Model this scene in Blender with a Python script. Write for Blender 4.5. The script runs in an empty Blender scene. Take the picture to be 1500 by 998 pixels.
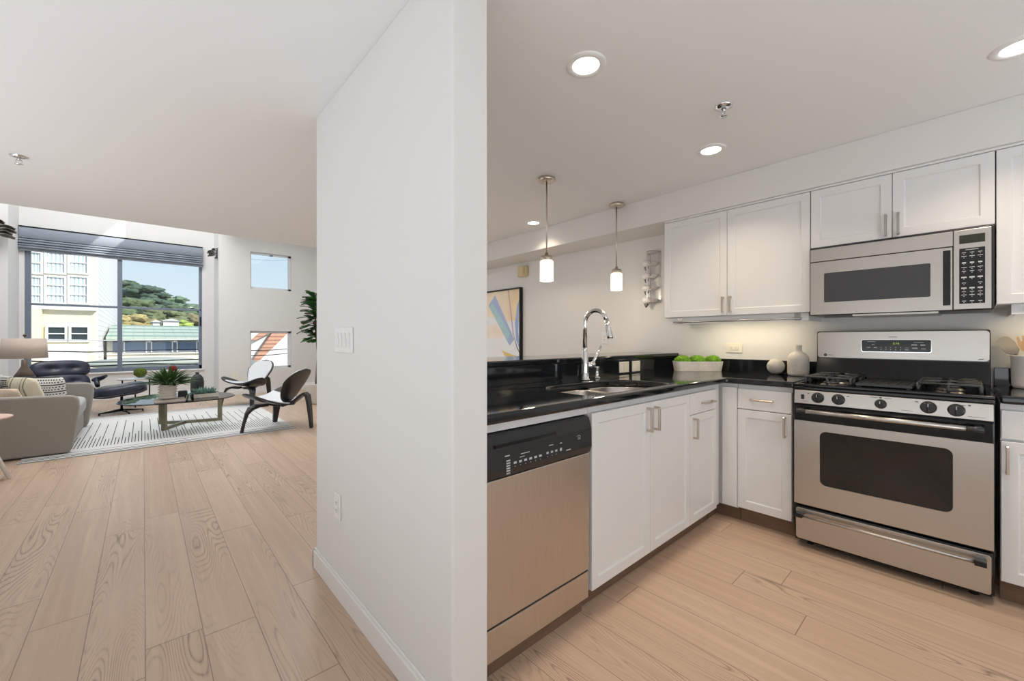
import bpy, bmesh, math, random
from mathutils import Vector, Matrix, noise
from mathutils.geometry import tessellate_polygon
random.seed(7)
PI = math.pi
S = bpy.context.scene
C = S.collection

# ------------------------------------------------------------------ camera
CAMZ = 1.20
cam_d = bpy.data.cameras.new('camera'); cam = bpy.data.objects.new('camera', cam_d); C.objects.link(cam)
cam.location = (0, 0, CAMZ); cam.rotation_euler = (PI/2, 0, math.radians(48-90))
cam_d.sensor_width = 36; cam_d.lens = 600/1500*36; cam_d.shift_y = -1.5/1500
cam_d.clip_start = 0.05; cam_d.clip_end = 800
S.camera = cam
S.view_settings.view_transform = 'Standard'; S.view_settings.look = 'None'
S.view_settings.gamma = 1; S.view_settings.use_curve_mapping = False
S.view_settings.exposure = 0.0

# ------------------------------------------------------------------ sky
W = bpy.data.worlds.new('sky'); S.world = W; W.use_nodes = True
nt = W.node_tree; nt.nodes.clear()
wo = nt.nodes.new('ShaderNodeOutputWorld'); bg = nt.nodes.new('ShaderNodeBackground')
tc = nt.nodes.new('ShaderNodeTexCoord'); sp = nt.nodes.new('ShaderNodeSeparateXYZ'); cr = nt.nodes.new('ShaderNodeValToRGB')
cr.color_ramp.elements[0].position = 0.0; cr.color_ramp.elements[0].color = (0.86, 0.95, 1.0, 1)
cr.color_ramp.elements[1].position = 0.6; cr.color_ramp.elements[1].color = (0.18, 0.38, 0.80, 1)
e = cr.color_ramp.elements.new(0.22); e.color = (0.60, 0.80, 0.97, 1)
nt.links.new(tc.outputs['Generated'], sp.inputs[0]); nt.links.new(sp.outputs['Z'], cr.inputs[0])
nt.links.new(cr.outputs[0], bg.inputs[0]); nt.links.new(bg.outputs[0], wo.inputs[0])
bg.inputs[1].default_value = 1.0

def light(name, kind, loc, energy, color=(1, 1, 1), rot=(0, 0, 0), **kw):
    l = bpy.data.lights.new(name, kind); l.energy = energy; l.color = color
    for k, v in kw.items(): setattr(l, k, v)
    o = bpy.data.objects.new(name, l); o.location = loc; o.rotation_euler = rot; C.objects.link(o); return o
SUN_DIR = Vector((-1, 1.5, -1.29))
sun = light('sun', 'SUN', (5, -10, 15), 4.8, (1, .95, .87), angle=math.radians(.5))
sun.rotation_euler = SUN_DIR.to_track_quat('-Z', 'Y').to_euler()
# added area lamps that fill the rooms with soft cool light; no openings behind them
light('tall_room_fill', 'AREA', (-0.3, 7.9, 6.1), 185, (.93, .97, 1), (0, 0, 0), shape='RECTANGLE', size=2.6, size_y=3.6)  # unseen fill lamp under the tall ceiling; no skylight is built
light('rear_fill', 'AREA', (0.6, -2.10, .95), 66, (.86, .93, 1), (PI/2+math.radians(58), 0, 0), shape='RECTANGLE', size=4.4, size_y=1.8)  # added fill behind the camera, tilted up to brighten the ceiling
light('left_fill', 'AREA', (-1.66, 1.8, .95), 68, (.87, .935, 1), (PI/2+math.radians(60), 0, -PI/2), shape='RECTANGLE', size=6.0, size_y=1.7)  # added fill along the windowless stretch of left wall, tilted up
light('side_ceiling_fill', 'AREA', (2.3, 8.0, 3.6), 22, (.95, .98, 1), (0, 0, 0), shape='RECTANGLE', size=0.8, size_y=3.5)  # unseen fill lamp added below the side ceiling

for x_, y_ in ((1.3, 4.2), (1.9, 5.0)):      # added dining-side fill lamps without fixtures, hidden by the partition
    light('can_or_fill_light', 'AREA', (x_, y_, 2.36), 9, (.97, .98, 1), (0, 0, 0), shape='DISK', size=.2)

# ------------------------------------------------------------------ helpers
def at(u, v, Y):
    a = (u-750)/600; c, s = math.cos(math.radians(48)), math.sin(math.radians(48))
    dx, dy, dz = c+s*a, s-c*a, -(v-497.5)/600
    t = Y/dy
    return Vector((dx*t, Y, CAMZ+dz*t))

ORI = {}
def tag(o, label, cat, group=None, kind=None):
    o['label'] = label; o['category'] = cat
    if group: o['group'] = group
    if kind: o['kind'] = kind
    return o
def thing(name, label, cat, loc, group=None):
    o = bpy.data.objects.new(name, None); C.objects.link(o); o.location = loc; o.empty_display_size = .05
    ORI[o.name] = Vector(loc); return tag(o, label, cat, group)

class MB:
    def __init__(s, T=None):
        s.bm = bmesh.new(); s.T = T or (lambda x, y, z: (x, y, z)); s.mi = 0
    def v(s, x, y, z): return s.bm.verts.new(s.T(x, y, z))
    def f(s, vs, smooth=False):
        try:
            f = s.bm.faces.new(vs); f.material_index = s.mi; f.smooth = smooth; return f
        except ValueError: return None
    def box(s, x0, x1, y0, y1, z0, z1):
        V = [s.v(x, y, z) for z in (z0, z1) for y in (y0, y1) for x in (x0, x1)]
        for q in ((0, 1, 3, 2), (4, 5, 7, 6), (0, 1, 5, 4), (2, 3, 7, 6), (0, 2, 6, 4), (1, 3, 7, 5)): s.f([V[i] for i in q])
        return s
    def hexa(s, pts):   # 8 points: bottom 4 loop then top 4 loop
        V = [s.v(*p) for p in pts]
        for q in ((0, 1, 2, 3), (4, 5, 6, 7), (0, 1, 5, 4), (1, 2, 6, 5), (2, 3, 7, 6), (3, 0, 4, 7)): s.f([V[i] for i in q])
        return s
    def poly(s, pts):
        s.f([s.v(*p) for p in pts]); return s
    def prism(s, pts, axis, a0, a1, smooth=False):
        """2D outline extruded along axis 'x','y','z'"""
        def m(p, a):
            if axis == 'z': return (p[0], p[1], a)
            if axis == 'y': return (p[0], a, p[1])
            return (a, p[0], p[1])
        A = [s.v(*m(p, a0)) for p in pts]; B = [s.v(*m(p, a1)) for p in pts]
        s.f(A); s.f(B[::-1]); n = len(pts)
        for i in range(n): s.f([A[i], A[(i+1) % n], B[(i+1) % n], B[i]], smooth)
        return s
    def holed(s, outer, hole, z0, z1):
        pts = outer+hole
        tri = tessellate_polygon([[Vector((p[0], p[1], 0)) for p in outer], [Vector((p[0], p[1], 0)) for p in hole]])
        A = [s.v(p[0], p[1], z0) for p in pts]; B = [s.v(p[0], p[1], z1) for p in pts]
        for t in tri:
            s.f([A[i] for i in t]); s.f([B[i] for i in t])
        for off, L in ((0, len(outer)), (len(outer), len(hole))):
            for i in range(L):
                j = (i+1) % L; s.f([A[off+i], A[off+j], B[off+j], B[off+i]])
        return s
    def ring(s, c, n, r, seg, up=None):
        c = Vector(c); n = Vector(n).normalized()
        a = n.orthogonal().normalized() if up is None else (Vector(up)-n*Vector(up).dot(n)).normalized()
        b = n.cross(a)
        return [s.v(*(c+a*(r*math.cos(2*PI*i/seg))+b*(r*math.sin(2*PI*i/seg)))) for i in range(seg)]
    def tube(s, pts, r, seg=12, cap=True, smooth=True):
        pts = [Vector(p) for p in pts]; R = r if isinstance(r, (list, tuple)) else [r]*len(pts)
        rings = []; up = None
        for i, p in enumerate(pts):
            if i == 0: n = pts[1]-p
            elif i == len(pts)-1: n = p-pts[i-1]
            else: n = (pts[i+1]-p).normalized()+(p-pts[i-1]).normalized()
            n.normalize()
            if up is None: up = n.orthogonal().normalized()
            up = (up-n*up.dot(n)).normalized()
            rings.append(s.ring(p, n, R[i], seg, up))
        for A, B in zip(rings, rings[1:]):
            for i in range(seg): s.f([A[i], A[(i+1) % seg], B[(i+1) % seg], B[i]], smooth)
        if cap: s.f(rings[0][::-1]); s.f(rings[-1])
        return s
    def lathe(s, prof, c, seg=32, axis='z', cap=True):
        rings = []
        for r, h in prof:
            L = []
            for i in range(seg):
                a = 2*PI*i/seg; x, y = r*math.cos(a), r*math.sin(a)
                if axis == 'z': L.append(s.v(c[0]+x, c[1]+y, c[2]+h))
                elif axis == 'x': L.append(s.v(c[0]+h, c[1]+x, c[2]+y))
                else: L.append(s.v(c[0]+x, c[1]+h, c[2]+y))
            rings.append(L)
        for A, B in zip(rings, rings[1:]):
            for i in range(seg): s.f([A[i], A[(i+1) % seg], B[(i+1) % seg], B[i]], True)
        if cap: s.f(rings[0]); s.f(rings[-1][::-1])
        return s
    def blob(s, c, r, sc=(1, 1, 1), amp=.15, freq=3, sub=4, seed=0, fine=0):
        b = bmesh.new(); bmesh.ops.create_icosphere(b, subdivisions=sub, radius=1)
        M = {}
        for q in b.verts:
            d = 1+amp*noise.noise(q.co*freq+Vector((seed*7.3, seed, 0)))+fine*noise.noise(q.co*freq*7+Vector((seed, 0, 3)))
            p = q.co*d*r
            M[q.index] = s.v(c[0]+p.x*sc[0], c[1]+p.y*sc[1], c[2]+p.z*sc[2])
        for f in b.faces: s.f([M[q.index] for q in f.verts], True)
        b.free(); return s
    def grid(s, fn, nu, nv, smooth=True, closed=False):
        G = [[s.v(*fn(i/nu, j/nv)) for j in range(nv+1)] for i in range(nu+1)]
        for i in range(nu):
            for j in range(nv): s.f([G[i][j], G[i+1][j], G[i+1][j+1], G[i][j+1]], smooth)
        return s
    def cushion(s, c, h, p=3.2, n=20, puff=None):
        """superellipsoid pillow; h half sizes"""
        b = bmesh.new(); bmesh.ops.create_cube(b, size=2)
        bmesh.ops.subdivide_edges(b, edges=b.edges, cuts=n//2, use_grid_fill=True)
        M = {}
        for q in b.verts:
            k = (abs(q.co.x)**p+abs(q.co.y)**p+abs(q.co.z)**p)**(1/p)
            w = q.co/k
            if puff: w = puff(w)
            M[q.index] = s.v(c[0]+w.x*h[0], c[1]+w.y*h[1], c[2]+w.z*h[2])
        for f in b.faces: s.f([M[q.index] for q in f.verts], True)
        b.free(); return s
    def build(s, name, mat, parent=None, bevel=0, seg=2, solid=0, sub=0, weld=False):
        bm = s.bm
        if weld: bmesh.ops.remove_doubles(bm, verts=bm.verts, dist=1e-5)
        bmesh.ops.recalc_face_normals(bm, faces=bm.faces)
        if parent is None:
            xs = [q.co for q in bm.verts]
            o0 = Vector(((min(p.x for p in xs)+max(p.x for p in xs))/2, (min(p.y for p in xs)+max(p.y for p in xs))/2, min(p.z for p in xs)))
        else: o0 = ORI[parent.name]
        bmesh.ops.translate(bm, verts=bm.verts, vec=-o0)
        me = bpy.data.meshes.new(name); bm.to_mesh(me); bm.free()
        for m in (mat if isinstance(mat, (list, tuple)) else [mat]): me.materials.append(m)
        o = bpy.data.objects.new(name, me); C.objects.link(o)
        ORI[o.name] = o0
        if parent is None: o.location = o0
        else: o.parent = parent
        if solid:
            m = o.modifiers.new('solid', 'SOLIDIFY'); m.thickness = solid; m.offset = 0
        if sub:
            m = o.modifiers.new('sub', 'SUBSURF'); m.levels = sub; m.render_levels = sub
        if bevel:
            m = o.modifiers.new('bevel', 'BEVEL'); m.width = bevel; m.segments = seg; m.limit_method = 'ANGLE'; m.angle_limit = math.radians(35)
        return o
def struct(o):
    o['kind'] = 'structure'; return o
def copy_tree(o, parent=None):
    c = o.copy(); C.objects.link(c); c.parent = parent
    for ch in list(o.children): copy_tree(ch, c)
    return c
def text_mesh(txt, size, mat, name, parent, T, extr=.0004):
    """flat lettering in the plane given by T(x, y) -> world"""
    cu = bpy.data.curves.new('t', 'FONT'); cu.body = txt; cu.size = size; cu.align_x = 'CENTER'; cu.align_y = 'CENTER'
    ob = bpy.data.objects.new('t', cu); C.objects.link(ob)
    dg = bpy.context.evaluated_depsgraph_get(); me = bpy.data.meshes.new_from_object(ob.evaluated_get(dg))
    bpy.data.objects.remove(ob)
    o0 = ORI[parent.name]
    for q in me.vertices: q.co = Vector(T(q.co.x, q.co.y))-o0
    me.materials.clear(); me.materials.append(mat)
    o = bpy.data.objects.new(name, me); C.objects.link(o); o.parent = parent; ORI[o.name] = o0
    return o
def rrect(x0, x1, y0, y1, r, n=6, rs=None):
    """rounded rectangle outline, rs = radii for corners (x1y0, x1y1, x0y1, x0y0)"""
    rs = rs or [r]*4; P = []
    for (cx, cy, a0), q in zip(((x1, y0, -90), (x1, y1, 0), (x0, y1, 90), (x0, y0, 180)), rs):
        ox = cx-q if cx == x1 else cx+q; oy = cy-q if cy == y1 else cy+q
        for i in range(n+1):
            a = math.radians(a0+90*i/n); P.append((ox+q*math.cos(a), oy+q*math.sin(a)))
    return P

# ------------------------------------------------------------------ materials
def srgb(r, g, b):
    f = lambda c: (c/255/12.92) if c/255 <= .04045 else ((c/255+.055)/1.055)**2.4
    return (f(r), f(g), f(b), 1)
def mat(name, col, rough=.5, metal=0, noise_amt=0, nscale=20, bump=0, bscale=60, stretch=(1, 1, 1), spec=.5, emis=None, es=0, coat=0, sheen=0):
    m = bpy.data.materials.new(name); m.use_nodes = True; n = m.node_tree; b = n.nodes['Principled BSDF']
    if len(col) == 3: col = (*col, 1)
    b.inputs['Base Color'].default_value = col; b.inputs['Roughness'].default_value = rough; b.inputs['Metallic'].default_value = metal
    b.inputs['Specular IOR Level'].default_value = spec; b.inputs['Coat Weight'].default_value = coat; b.inputs['Sheen Weight'].default_value = sheen
    if emis: b.inputs['Emission Color'].default_value = (*emis, 1); b.inputs['Emission Strength'].default_value = es
    if noise_amt or bump:
        t = n.nodes.new('ShaderNodeTexCoord'); mp = n.nodes.new('ShaderNodeMapping'); mp.inputs['Scale'].default_value = stretch
        n.links.new(t.outputs['Object'], mp.inputs[0])
    if noise_amt:
        q = n.nodes.new('ShaderNodeTexNoise'); q.inputs['Scale'].default_value = nscale; q.inputs['Detail'].default_value = 5
        n.links.new(mp.outputs[0], q.inputs['Vector'])
        mr = n.nodes.new('ShaderNodeMapRange'); mr.inputs[1].default_value = .3; mr.inputs[2].default_value = .7
        mr.inputs[3].default_value = 1-noise_amt; mr.inputs[4].default_value = 1+noise_amt
        n.links.new(q.outputs[0], mr.inputs[0])
        mx = n.nodes.new('ShaderNodeVectorMath'); mx.operation = 'SCALE'; mx.inputs[0].default_value = col[:3]
        n.links.new(mr.outputs[0], mx.inputs['Scale']); n.links.new(mx.outputs[0], b.inputs['Base Color'])
    if bump:
        q = n.nodes.new('ShaderNodeTexNoise'); q.inputs['Scale'].default_value = bscale; q.inputs['Detail'].default_value = 3
        n.links.new(mp.outputs[0], q.inputs['Vector'])
        bp = n.nodes.new('ShaderNodeBump'); bp.inputs['Strength'].default_value = bump; bp.inputs['Distance'].default_value = .01
        n.links.new(q.outputs[0], bp.inputs['Height']); n.links.new(bp.outputs[0], b.inputs['Normal'])
    return m
M = {}
M['wall'] = mat('wall_paint', srgb(228, 226, 223), .7, bump=.015, bscale=250)
M['ceil'] = mat('ceiling_paint', srgb(238, 237, 236), .8, bump=.015, bscale=200)
M['trim'] = mat('trim_paint', srgb(234, 232, 229), .35)
M['cab'] = mat('cabinet_paint', srgb(230, 229, 228), .32)
M['cabin'] = mat('cabinet_carcass', srgb(215, 213, 208), .5)
M['toe'] = mat('toe_kick_wood', srgb(118, 92, 74), .5, noise_amt=.12, nscale=8, stretch=(1, 1, 12))
M['granite'] = mat('black_granite', (.008, .010, .012), .07, noise_amt=.3, nscale=180, spec=.6)
M['steel'] = mat('brushed_steel', (.54, .51, .475), .30, 1, noise_amt=.03, nscale=30, stretch=(1, 1, 60))
M['steelv'] = mat('brushed_steel_door', (.60, .55, .50), .33, 1, noise_amt=.04, nscale=12, stretch=(14, 14, .6))
M['nickel'] = mat('satin_nickel', (.62, .55, .47), .28, 1)
M['chrome'] = mat('chrome', (.75, .76, .78), .07, 1)
M['blackgl'] = mat('black_gloss', (.006, .007, .008), .12)
M['black'] = mat('black_enamel', (.006, .007, .008), .12, spec=.4)
M['iron'] = mat('cast_iron', (.03, .032, .034), .3, noise_amt=.2, nscale=60)
M['blackp'] = mat('black_plastic', (.015, .016, .017), .35)
M['ovenglass'] = mat('oven_glass', (.016, .014, .013), .06, noise_amt=.4, nscale=3)
M['micglass'] = mat('microwave_glass', (.045, .047, .052), .18)
M['print'] = mat('printed_marks', (.55, .56, .57), .6)
M['printd'] = mat('dark_printing', (.06, .06, .06), .6)
M['led'] = mat('clock_digits', (.1, .3, .05), .5, emis=(.5, .75, .12), es=.7)
M['plate'] = mat('switch_plate', srgb(236, 230, 215), .4)
M['platew'] = mat('white_plate', srgb(236, 235, 232), .35)
M['slot'] = mat('outlet_slots', (.05, .045, .04), .6)
M['lamp'] = mat('light_diffuser', (1, 1, 1), .5, emis=(1, .97, .93), es=6)
M['shadegl'] = mat('pendant_glass', (.95, .9, .85), .3, emis=(1, .86, .70), es=1.25)
M['cer'] = mat('speckled_ceramic', srgb(205, 198, 188), .65, noise_amt=.14, nscale=14, bump=.25, bscale=60)
M['cerw'] = mat('white_ceramic', srgb(226, 222, 216), .4)
M['moss'] = mat('green_moss', srgb(112, 162, 40), .95, noise_amt=.5, nscale=60, bump=.9, bscale=120)
M['mossd'] = mat('dark_moss', srgb(84, 98, 26), .95, noise_amt=.5, nscale=40, bump=.8, bscale=80)
M['wood'] = mat('pale_wood', srgb(214, 176, 132), .55, noise_amt=.12, nscale=10, stretch=(1, 1, .15))
M['woodt'] = mat('pinkish_wood_top', srgb(216, 184, 166), .5, noise_amt=.05, nscale=10)
M['blackwood'] = mat('black_lacquered_wood', (.018, .019, .022), .33)
M['leather'] = mat('navy_black_leather', (.022, .028, .045), .33, noise_amt=.15, nscale=25, bump=.12, bscale=90)
M['leatherw'] = mat('white_leather', srgb(222, 224, 226), .5)
M['sofa'] = mat('grey_weave', srgb(156, 149, 140), .95, noise_amt=.16, nscale=160, bump=.35, bscale=300, sheen=.2)
M['sofac'] = mat('pale_grey_seat', srgb(178, 178, 178), .9, noise_amt=.06, nscale=100)
M['shade'] = mat('lamp_shade_fabric', srgb(200, 182, 170), .9, noise_amt=.04, nscale=120)
M['lampb'] = mat('charcoal_ceramic', srgb(72, 74, 76), .55, noise_amt=.1, nscale=10)
M['lampt'] = mat('bronze_ceramic', srgb(118, 102, 88), .5, noise_amt=.1, nscale=10)
M['darkc'] = mat('black_ceramic', srgb(42, 43, 47), .5)
M['bronze'] = mat('weathered_bronze', srgb(130, 125, 105), .38, .75, noise_amt=.1, nscale=12)
M['leaf'] = mat('leaf_green', srgb(72, 104, 58), .5, noise_amt=.35, nscale=14)
M['leaf2'] = mat('leaf_dark', srgb(56, 98, 50), .4, noise_amt=.3, nscale=9)
M['succ'] = mat('succulent', srgb(92, 124, 112), .6, noise_amt=.25, nscale=30)
M['pink'] = mat('protea_red', srgb(170, 72, 74), .7, noise_amt=.3, nscale=40)
M['blind'] = mat('grey_blue_fabric', srgb(146, 153, 165), .9, noise_amt=.05, nscale=100)
M['frame'] = mat('grey_blue_metal', srgb(120, 130, 146), .4, .2)
M['framew'] = mat('white_window_frame', srgb(222, 224, 228), .4)
M['sconce'] = mat('pewter_metal', srgb(120, 116, 108), .4, .7, noise_amt=.4, nscale=30)
M['beige'] = mat('beige_plastic', srgb(208, 192, 150), .45)
M['rack'] = mat('rack_metal', srgb(200, 200, 198), .3, .7)
M['marble'] = mat('grey_marble', srgb(205, 205, 205), .25, noise_amt=.08, nscale=8)
M['stone'] = mat('pale_stone', srgb(196, 188, 176), .7, noise_amt=.08, nscale=20)
M['bulb'] = mat('brown_finial', srgb(90, 70, 62), .5)

def glass_mat(name, tint=(1, 1, 1), ior=1.45, rough=0.0, refl=1.0):
    m = bpy.data.materials.new(name); m.use_nodes = True; n = m.node_tree; n.nodes.clear()
    o = n.nodes.new('ShaderNodeOutputMaterial'); t = n.nodes.new('ShaderNodeBsdfTransparent'); g = n.nodes.new('ShaderNodeBsdfGlossy')
    f = n.nodes.new('ShaderNodeFresnel'); mx = n.nodes.new('ShaderNodeMixShader'); mu = n.nodes.new('ShaderNodeMath'); mu.operation = 'MULTIPLY'
    t.inputs[0].default_value = (*tint, 1); g.inputs['Roughness'].default_value = rough; f.inputs[0].default_value = ior
    mu.inputs[1].default_value = refl
    n.links.new(f.outputs[0], mu.inputs[0]); n.links.new(mu.outputs[0], mx.inputs[0])
    n.links.new(t.outputs[0], mx.inputs[1]); n.links.new(g.outputs[0], mx.inputs[2]); n.links.new(mx.outputs[0], o.inputs[0]); return m
M['glass'] = glass_mat('window_glass', (.97, .98, .98), refl=.5)
M['tglass'] = glass_mat('table_glass', (.95, .98, .97), 1.5)
M['bglass'] = glass_mat('drinking_glass', (.93, .95, .95), 1.4)

class N:   # tiny node helper
    def __init__(s, m): s.n = m.node_tree
    def math(s, op, a, b=None, c=None):
        q = s.n.nodes.new('ShaderNodeMath'); q.operation = op
        for i, w in enumerate((a, b, c)):
            if w is None: continue
            if isinstance(w, (int, float)): q.inputs[i].default_value = w
            else: s.n.links.new(w, q.inputs[i])
        return q.outputs[0]
    def node(s, t, **k):
        q = s.n.nodes.new(t)
        for a, b in k.items(): setattr(q, a, b)
        return q
    def link(s, a, b): s.n.links.new(a, b)
    def comb(s, x, y, z):
        q = s.n.nodes.new('ShaderNodeCombineXYZ')
        for i, w in enumerate((x, y, z)):
            if isinstance(w, (int, float)): q.inputs[i].default_value = w
            else: s.n.links.new(w, q.inputs[i])
        return q.outputs[0]
    def mix(s, fac, a, b, mode='MIX'):
        q = s.n.nodes.new('ShaderNodeMix'); q.data_type = 'RGBA'; q.blend_type = mode
        for i, w in ((0, fac), (6, a), (7, b)):
            if isinstance(w, (int, float)): q.inputs[i].default_value = w
            elif isinstance(w, tuple): q.inputs[i].default_value = w
            else: s.n.links.new(w, q.inputs[i])
        return q.outputs[2]

def floor_mat():
    m = bpy.data.materials.new('oak_planks'); m.use_nodes = True; h = N(m); b = m.node_tree.nodes['Principled BSDF']
    g = h.node('ShaderNodeNewGeometry'); sx = h.node('ShaderNodeSeparateXYZ'); h.link(g.outputs['Position'], sx.inputs[0])
    X, Y = sx.outputs[0], sx.outputs[1]
    xs = h.math('DIVIDE', h.math('SUBTRACT', X, .006), .178); ix = h.math('FLOOR', xs); fx = h.math('FRACT', xs)
    wn = h.node('ShaderNodeTexWhiteNoise', noise_dimensions='1D'); h.link(ix, wn.inputs['W'])
    ys = h.math('DIVIDE', h.math('ADD', Y, h.math('MULTIPLY', wn.outputs['Value'], 7)), 1.55)
    iy = h.math('FLOOR', ys); fy = h.math('FRACT', ys)
    w2 = h.node('ShaderNodeTexWhiteNoise', noise_dimensions='2D'); h.link(h.comb(ix, iy, 0), w2.inputs['Vector'])
    r = w2.outputs['Value']; sc = h.node('ShaderNodeSeparateColor'); h.link(w2.outputs['Color'], sc.inputs[0])
    r2, r3 = sc.outputs[0], sc.outputs[1]
    # seams
    ex = h.math('MINIMUM', fx, h.math('SUBTRACT', 1, fx)); ey = h.math('MINIMUM', fy, h.math('SUBTRACT', 1, fy))
    seam = h.math('MAXIMUM', h.math('LESS_THAN', ex, .008), h.math('LESS_THAN', ey, .0013))
    # cathedral grain: contour lines of a stretched noise field
    off = h.math('MULTIPLY', r, 37)
    v = h.comb(h.math('ADD', h.math('MULTIPLY', X, 8.5), off), h.math('ADD', h.math('MULTIPLY', Y, .85), off), off)
    nz = h.node('ShaderNodeTexNoise'); nz.inputs['Scale'].default_value = 1; nz.inputs['Detail'].default_value = .6; h.link(v, nz.inputs['Vector'])
    rings = h.math('FRACT', h.math('MULTIPLY', nz.outputs[0], 30))
    ring = h.math('POWER', h.math('ABSOLUTE', h.math('SUBTRACT', h.math('MULTIPLY', rings, 2), 1)), 3.5)
    n2 = h.node('ShaderNodeTexNoise'); n2.inputs['Scale'].default_value = 1; n2.inputs['Detail'].default_value = 4
    h.link(h.comb(h.math('MULTIPLY', X, 160), h.math('MULTIPLY', Y, 9), off), n2.inputs['Vector'])
    n3 = h.node('ShaderNodeTexNoise'); n3.inputs['Scale'].default_value = 1.2; n3.inputs['Detail'].default_value = 2; h.link(h.comb(X, Y, off), n3.inputs['Vector'])
    gs = h.math('MULTIPLY', h.math('SMOOTHSTEP' if False else 'MULTIPLY', ring, n2.outputs[0]), h.math('MULTIPLY', h.math('GREATER_THAN', r2, .35), h.math('ADD', .25, r3)))
    nm = h.node('ShaderNodeTexNoise'); nm.inputs['Scale'].default_value = 1; nm.inputs['Detail'].default_value = 1
    h.link(h.comb(h.math('MULTIPLY', X, 5), h.math('MULTIPLY', Y, 1.1), h.math('ADD', off, 9)), nm.inputs['Vector'])
    fade = h.node('ShaderNodeMapRange'); fade.inputs[1].default_value = .38; fade.inputs[2].default_value = .62; h.link(nm.outputs[0], fade.inputs[0])
    gs = h.math('MULTIPLY', gs, fade.outputs[0])
    n4 = h.node('ShaderNodeTexNoise'); n4.inputs['Scale'].default_value = 1; n4.inputs['Detail'].default_value = 2
    h.link(h.comb(h.math('MULTIPLY', X, 30), h.math('MULTIPLY', Y, .8), off), n4.inputs['Vector'])
    base = h.mix(r, srgb(190, 163, 140), srgb(205, 180, 158))
    base = h.mix(h.math('MULTIPLY', n3.outputs[0], .5), base, srgb(184, 154, 130))
    base = h.mix(h.math('MULTIPLY', h.math('POWER', n4.outputs[0], 3), 1.6), base, srgb(216, 192, 167))
    fine = h.math('MULTIPLY', n2.outputs[0], .22)
    base = h.mix(fine, base, srgb(160, 130, 106))
    base = h.mix(h.math('MINIMUM', h.math('MULTIPLY', gs, 1.9), 1), base, srgb(132, 108, 90))
    base = h.mix(h.math('MULTIPLY', seam, .7), base, srgb(100, 80, 64))
    h.link(base, b.inputs['Base Color'])
    h.link(h.math('ADD', .30, h.math('MULTIPLY', n2.outputs[0], .18)), b.inputs['Roughness'])
    bp = h.node('ShaderNodeBump'); bp.inputs['Strength'].default_value = .12; bp.inputs['Distance'].default_value = .003
    h.link(h.math('SUBTRACT', 1, h.math('MAXIMUM', seam, gs)), bp.inputs['Height']); h.link(bp.outputs[0], b.inputs['Normal'])
    return m
M['floor'] = floor_mat()

# ================================================================== ROOM SHELL
XW = 3.50      # long right-hand wall
CH = 2.37      # low ceiling
YL = 5.55      # edge of the low ceiling
YS = 10.60     # wall with the two small windows
YB = 11.40     # big window wall
XJ = 1.19      # side of the window bay
XL = -1.82     # left wall
ZT = 6.2       # tall ceiling
YR = -2.3      # wall behind the camera
struct(MB().box(XL-.15, XW+.15, YR-.15, YB+.2, -.12, 0).build('floor', M['floor']))
struct(MB().box(XL, XW, YR, YL, CH, CH+.3).build('ceiling', M['ceil']))
# tall living-room ceiling (stepped)
struct(MB().box(XL-.1, XJ+.1, YL+.1, YB+.15, ZT, ZT+.15).build('ceiling_tall', M['ceil']))
struct(MB().box(XJ+.1, XW, YL+.1, YS, 3.7, 3.85).build('ceiling_side', M['ceil']))
struct(MB().box(XL, XW, YL, YL+.1, CH+.3, ZT+.15).build('wall_loft', M['wall']))
struct(MB().box(XW, XW+.15, YR, YS+.15, 0, 3.85).build('wall_right', M['wall']))
w = MB()   # left wall
w.box(XL-.15, XL, YR, 8.6, 0, ZT); w.box(XL-.15, XL, 10.30, YS, 0, ZT); w.box(XL-.15, XL, 8.6, 10.30, 0, .6); w.box(XL-.15, XL, 8.6, 10.30, 3.2, ZT)
struct(w.build('wall_left', M['wall']))
struct(MB().box(XL-.15, XW+.15, YR-.15, YR, 0, CH+.3).build('wall_rear', M['wall']))
# window bay walls
struct(MB().box(-1.66-.31, -1.66, YS, YB+.15, 0, ZT).build('wall_bay_left', M['wall']))
W0, W1 = at(36, 370, YB).x, at(296, 540, YB).x       # big window opening
WZ0, WZ1 = .555, 3.17
w = MB(); w.box(-1.66, W0, YB, YB+.15, 0, ZT); w.box(W1, XJ, YB, YB+.15, 0, ZT); w.box(W0, W1, YB, YB+.15, 0, WZ0); w.box(W0, W1, YB, YB+.15, WZ1, ZT)
struct(w.build('wall_window', M['wall']))
# bay right side, with the high clerestory opening above the side ceiling
w = MB(); w.box(XJ, XJ+.1, YS, YB+.15, 0, ZT)
w.box(XJ, XJ+.1, YL+.1, YS, 3.7, 5.10); w.box(XJ, XJ+.1, YL+.1, YS, 5.68, ZT); w.box(XJ, XJ+.1, YL+.1, 7.6, 5.10, 5.68); w.box(XJ, XJ+.1, 9.20, YS, 5.10, 5.68)
struct(w.build('wall_bay_right', M['wall']))
# wall with two small windows
a1, a2 = at(367, 367, YS), at(427, 423, YS); b1, b2 = at(365, 485, YS), at(429, 538, YS)
SX0, SX1 = a1.x, a2.x; Z1a, Z1b = 2.33, 3.15; Z2a, Z2b = .55, 1.39
w = MB(); w.box(XJ+.1, SX0, YS, YS+.15, 0, 3.85); w.box(SX1, XW, YS, YS+.15, 0, 3.85)
w.box(SX0, SX1, YS, YS+.15, 0, Z2a); w.box(SX0, SX1, YS, YS+.15, Z2b, Z1a); w.box(SX0, SX1, YS, YS+.15, Z1b, 3.85)
struct(w.build('wall_far', M['wall']))
struct(MB().box(3.11, XW, YR, YL, 2.15, CH).build('ceiling_soffit', M['wall'], bevel=.004))
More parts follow.
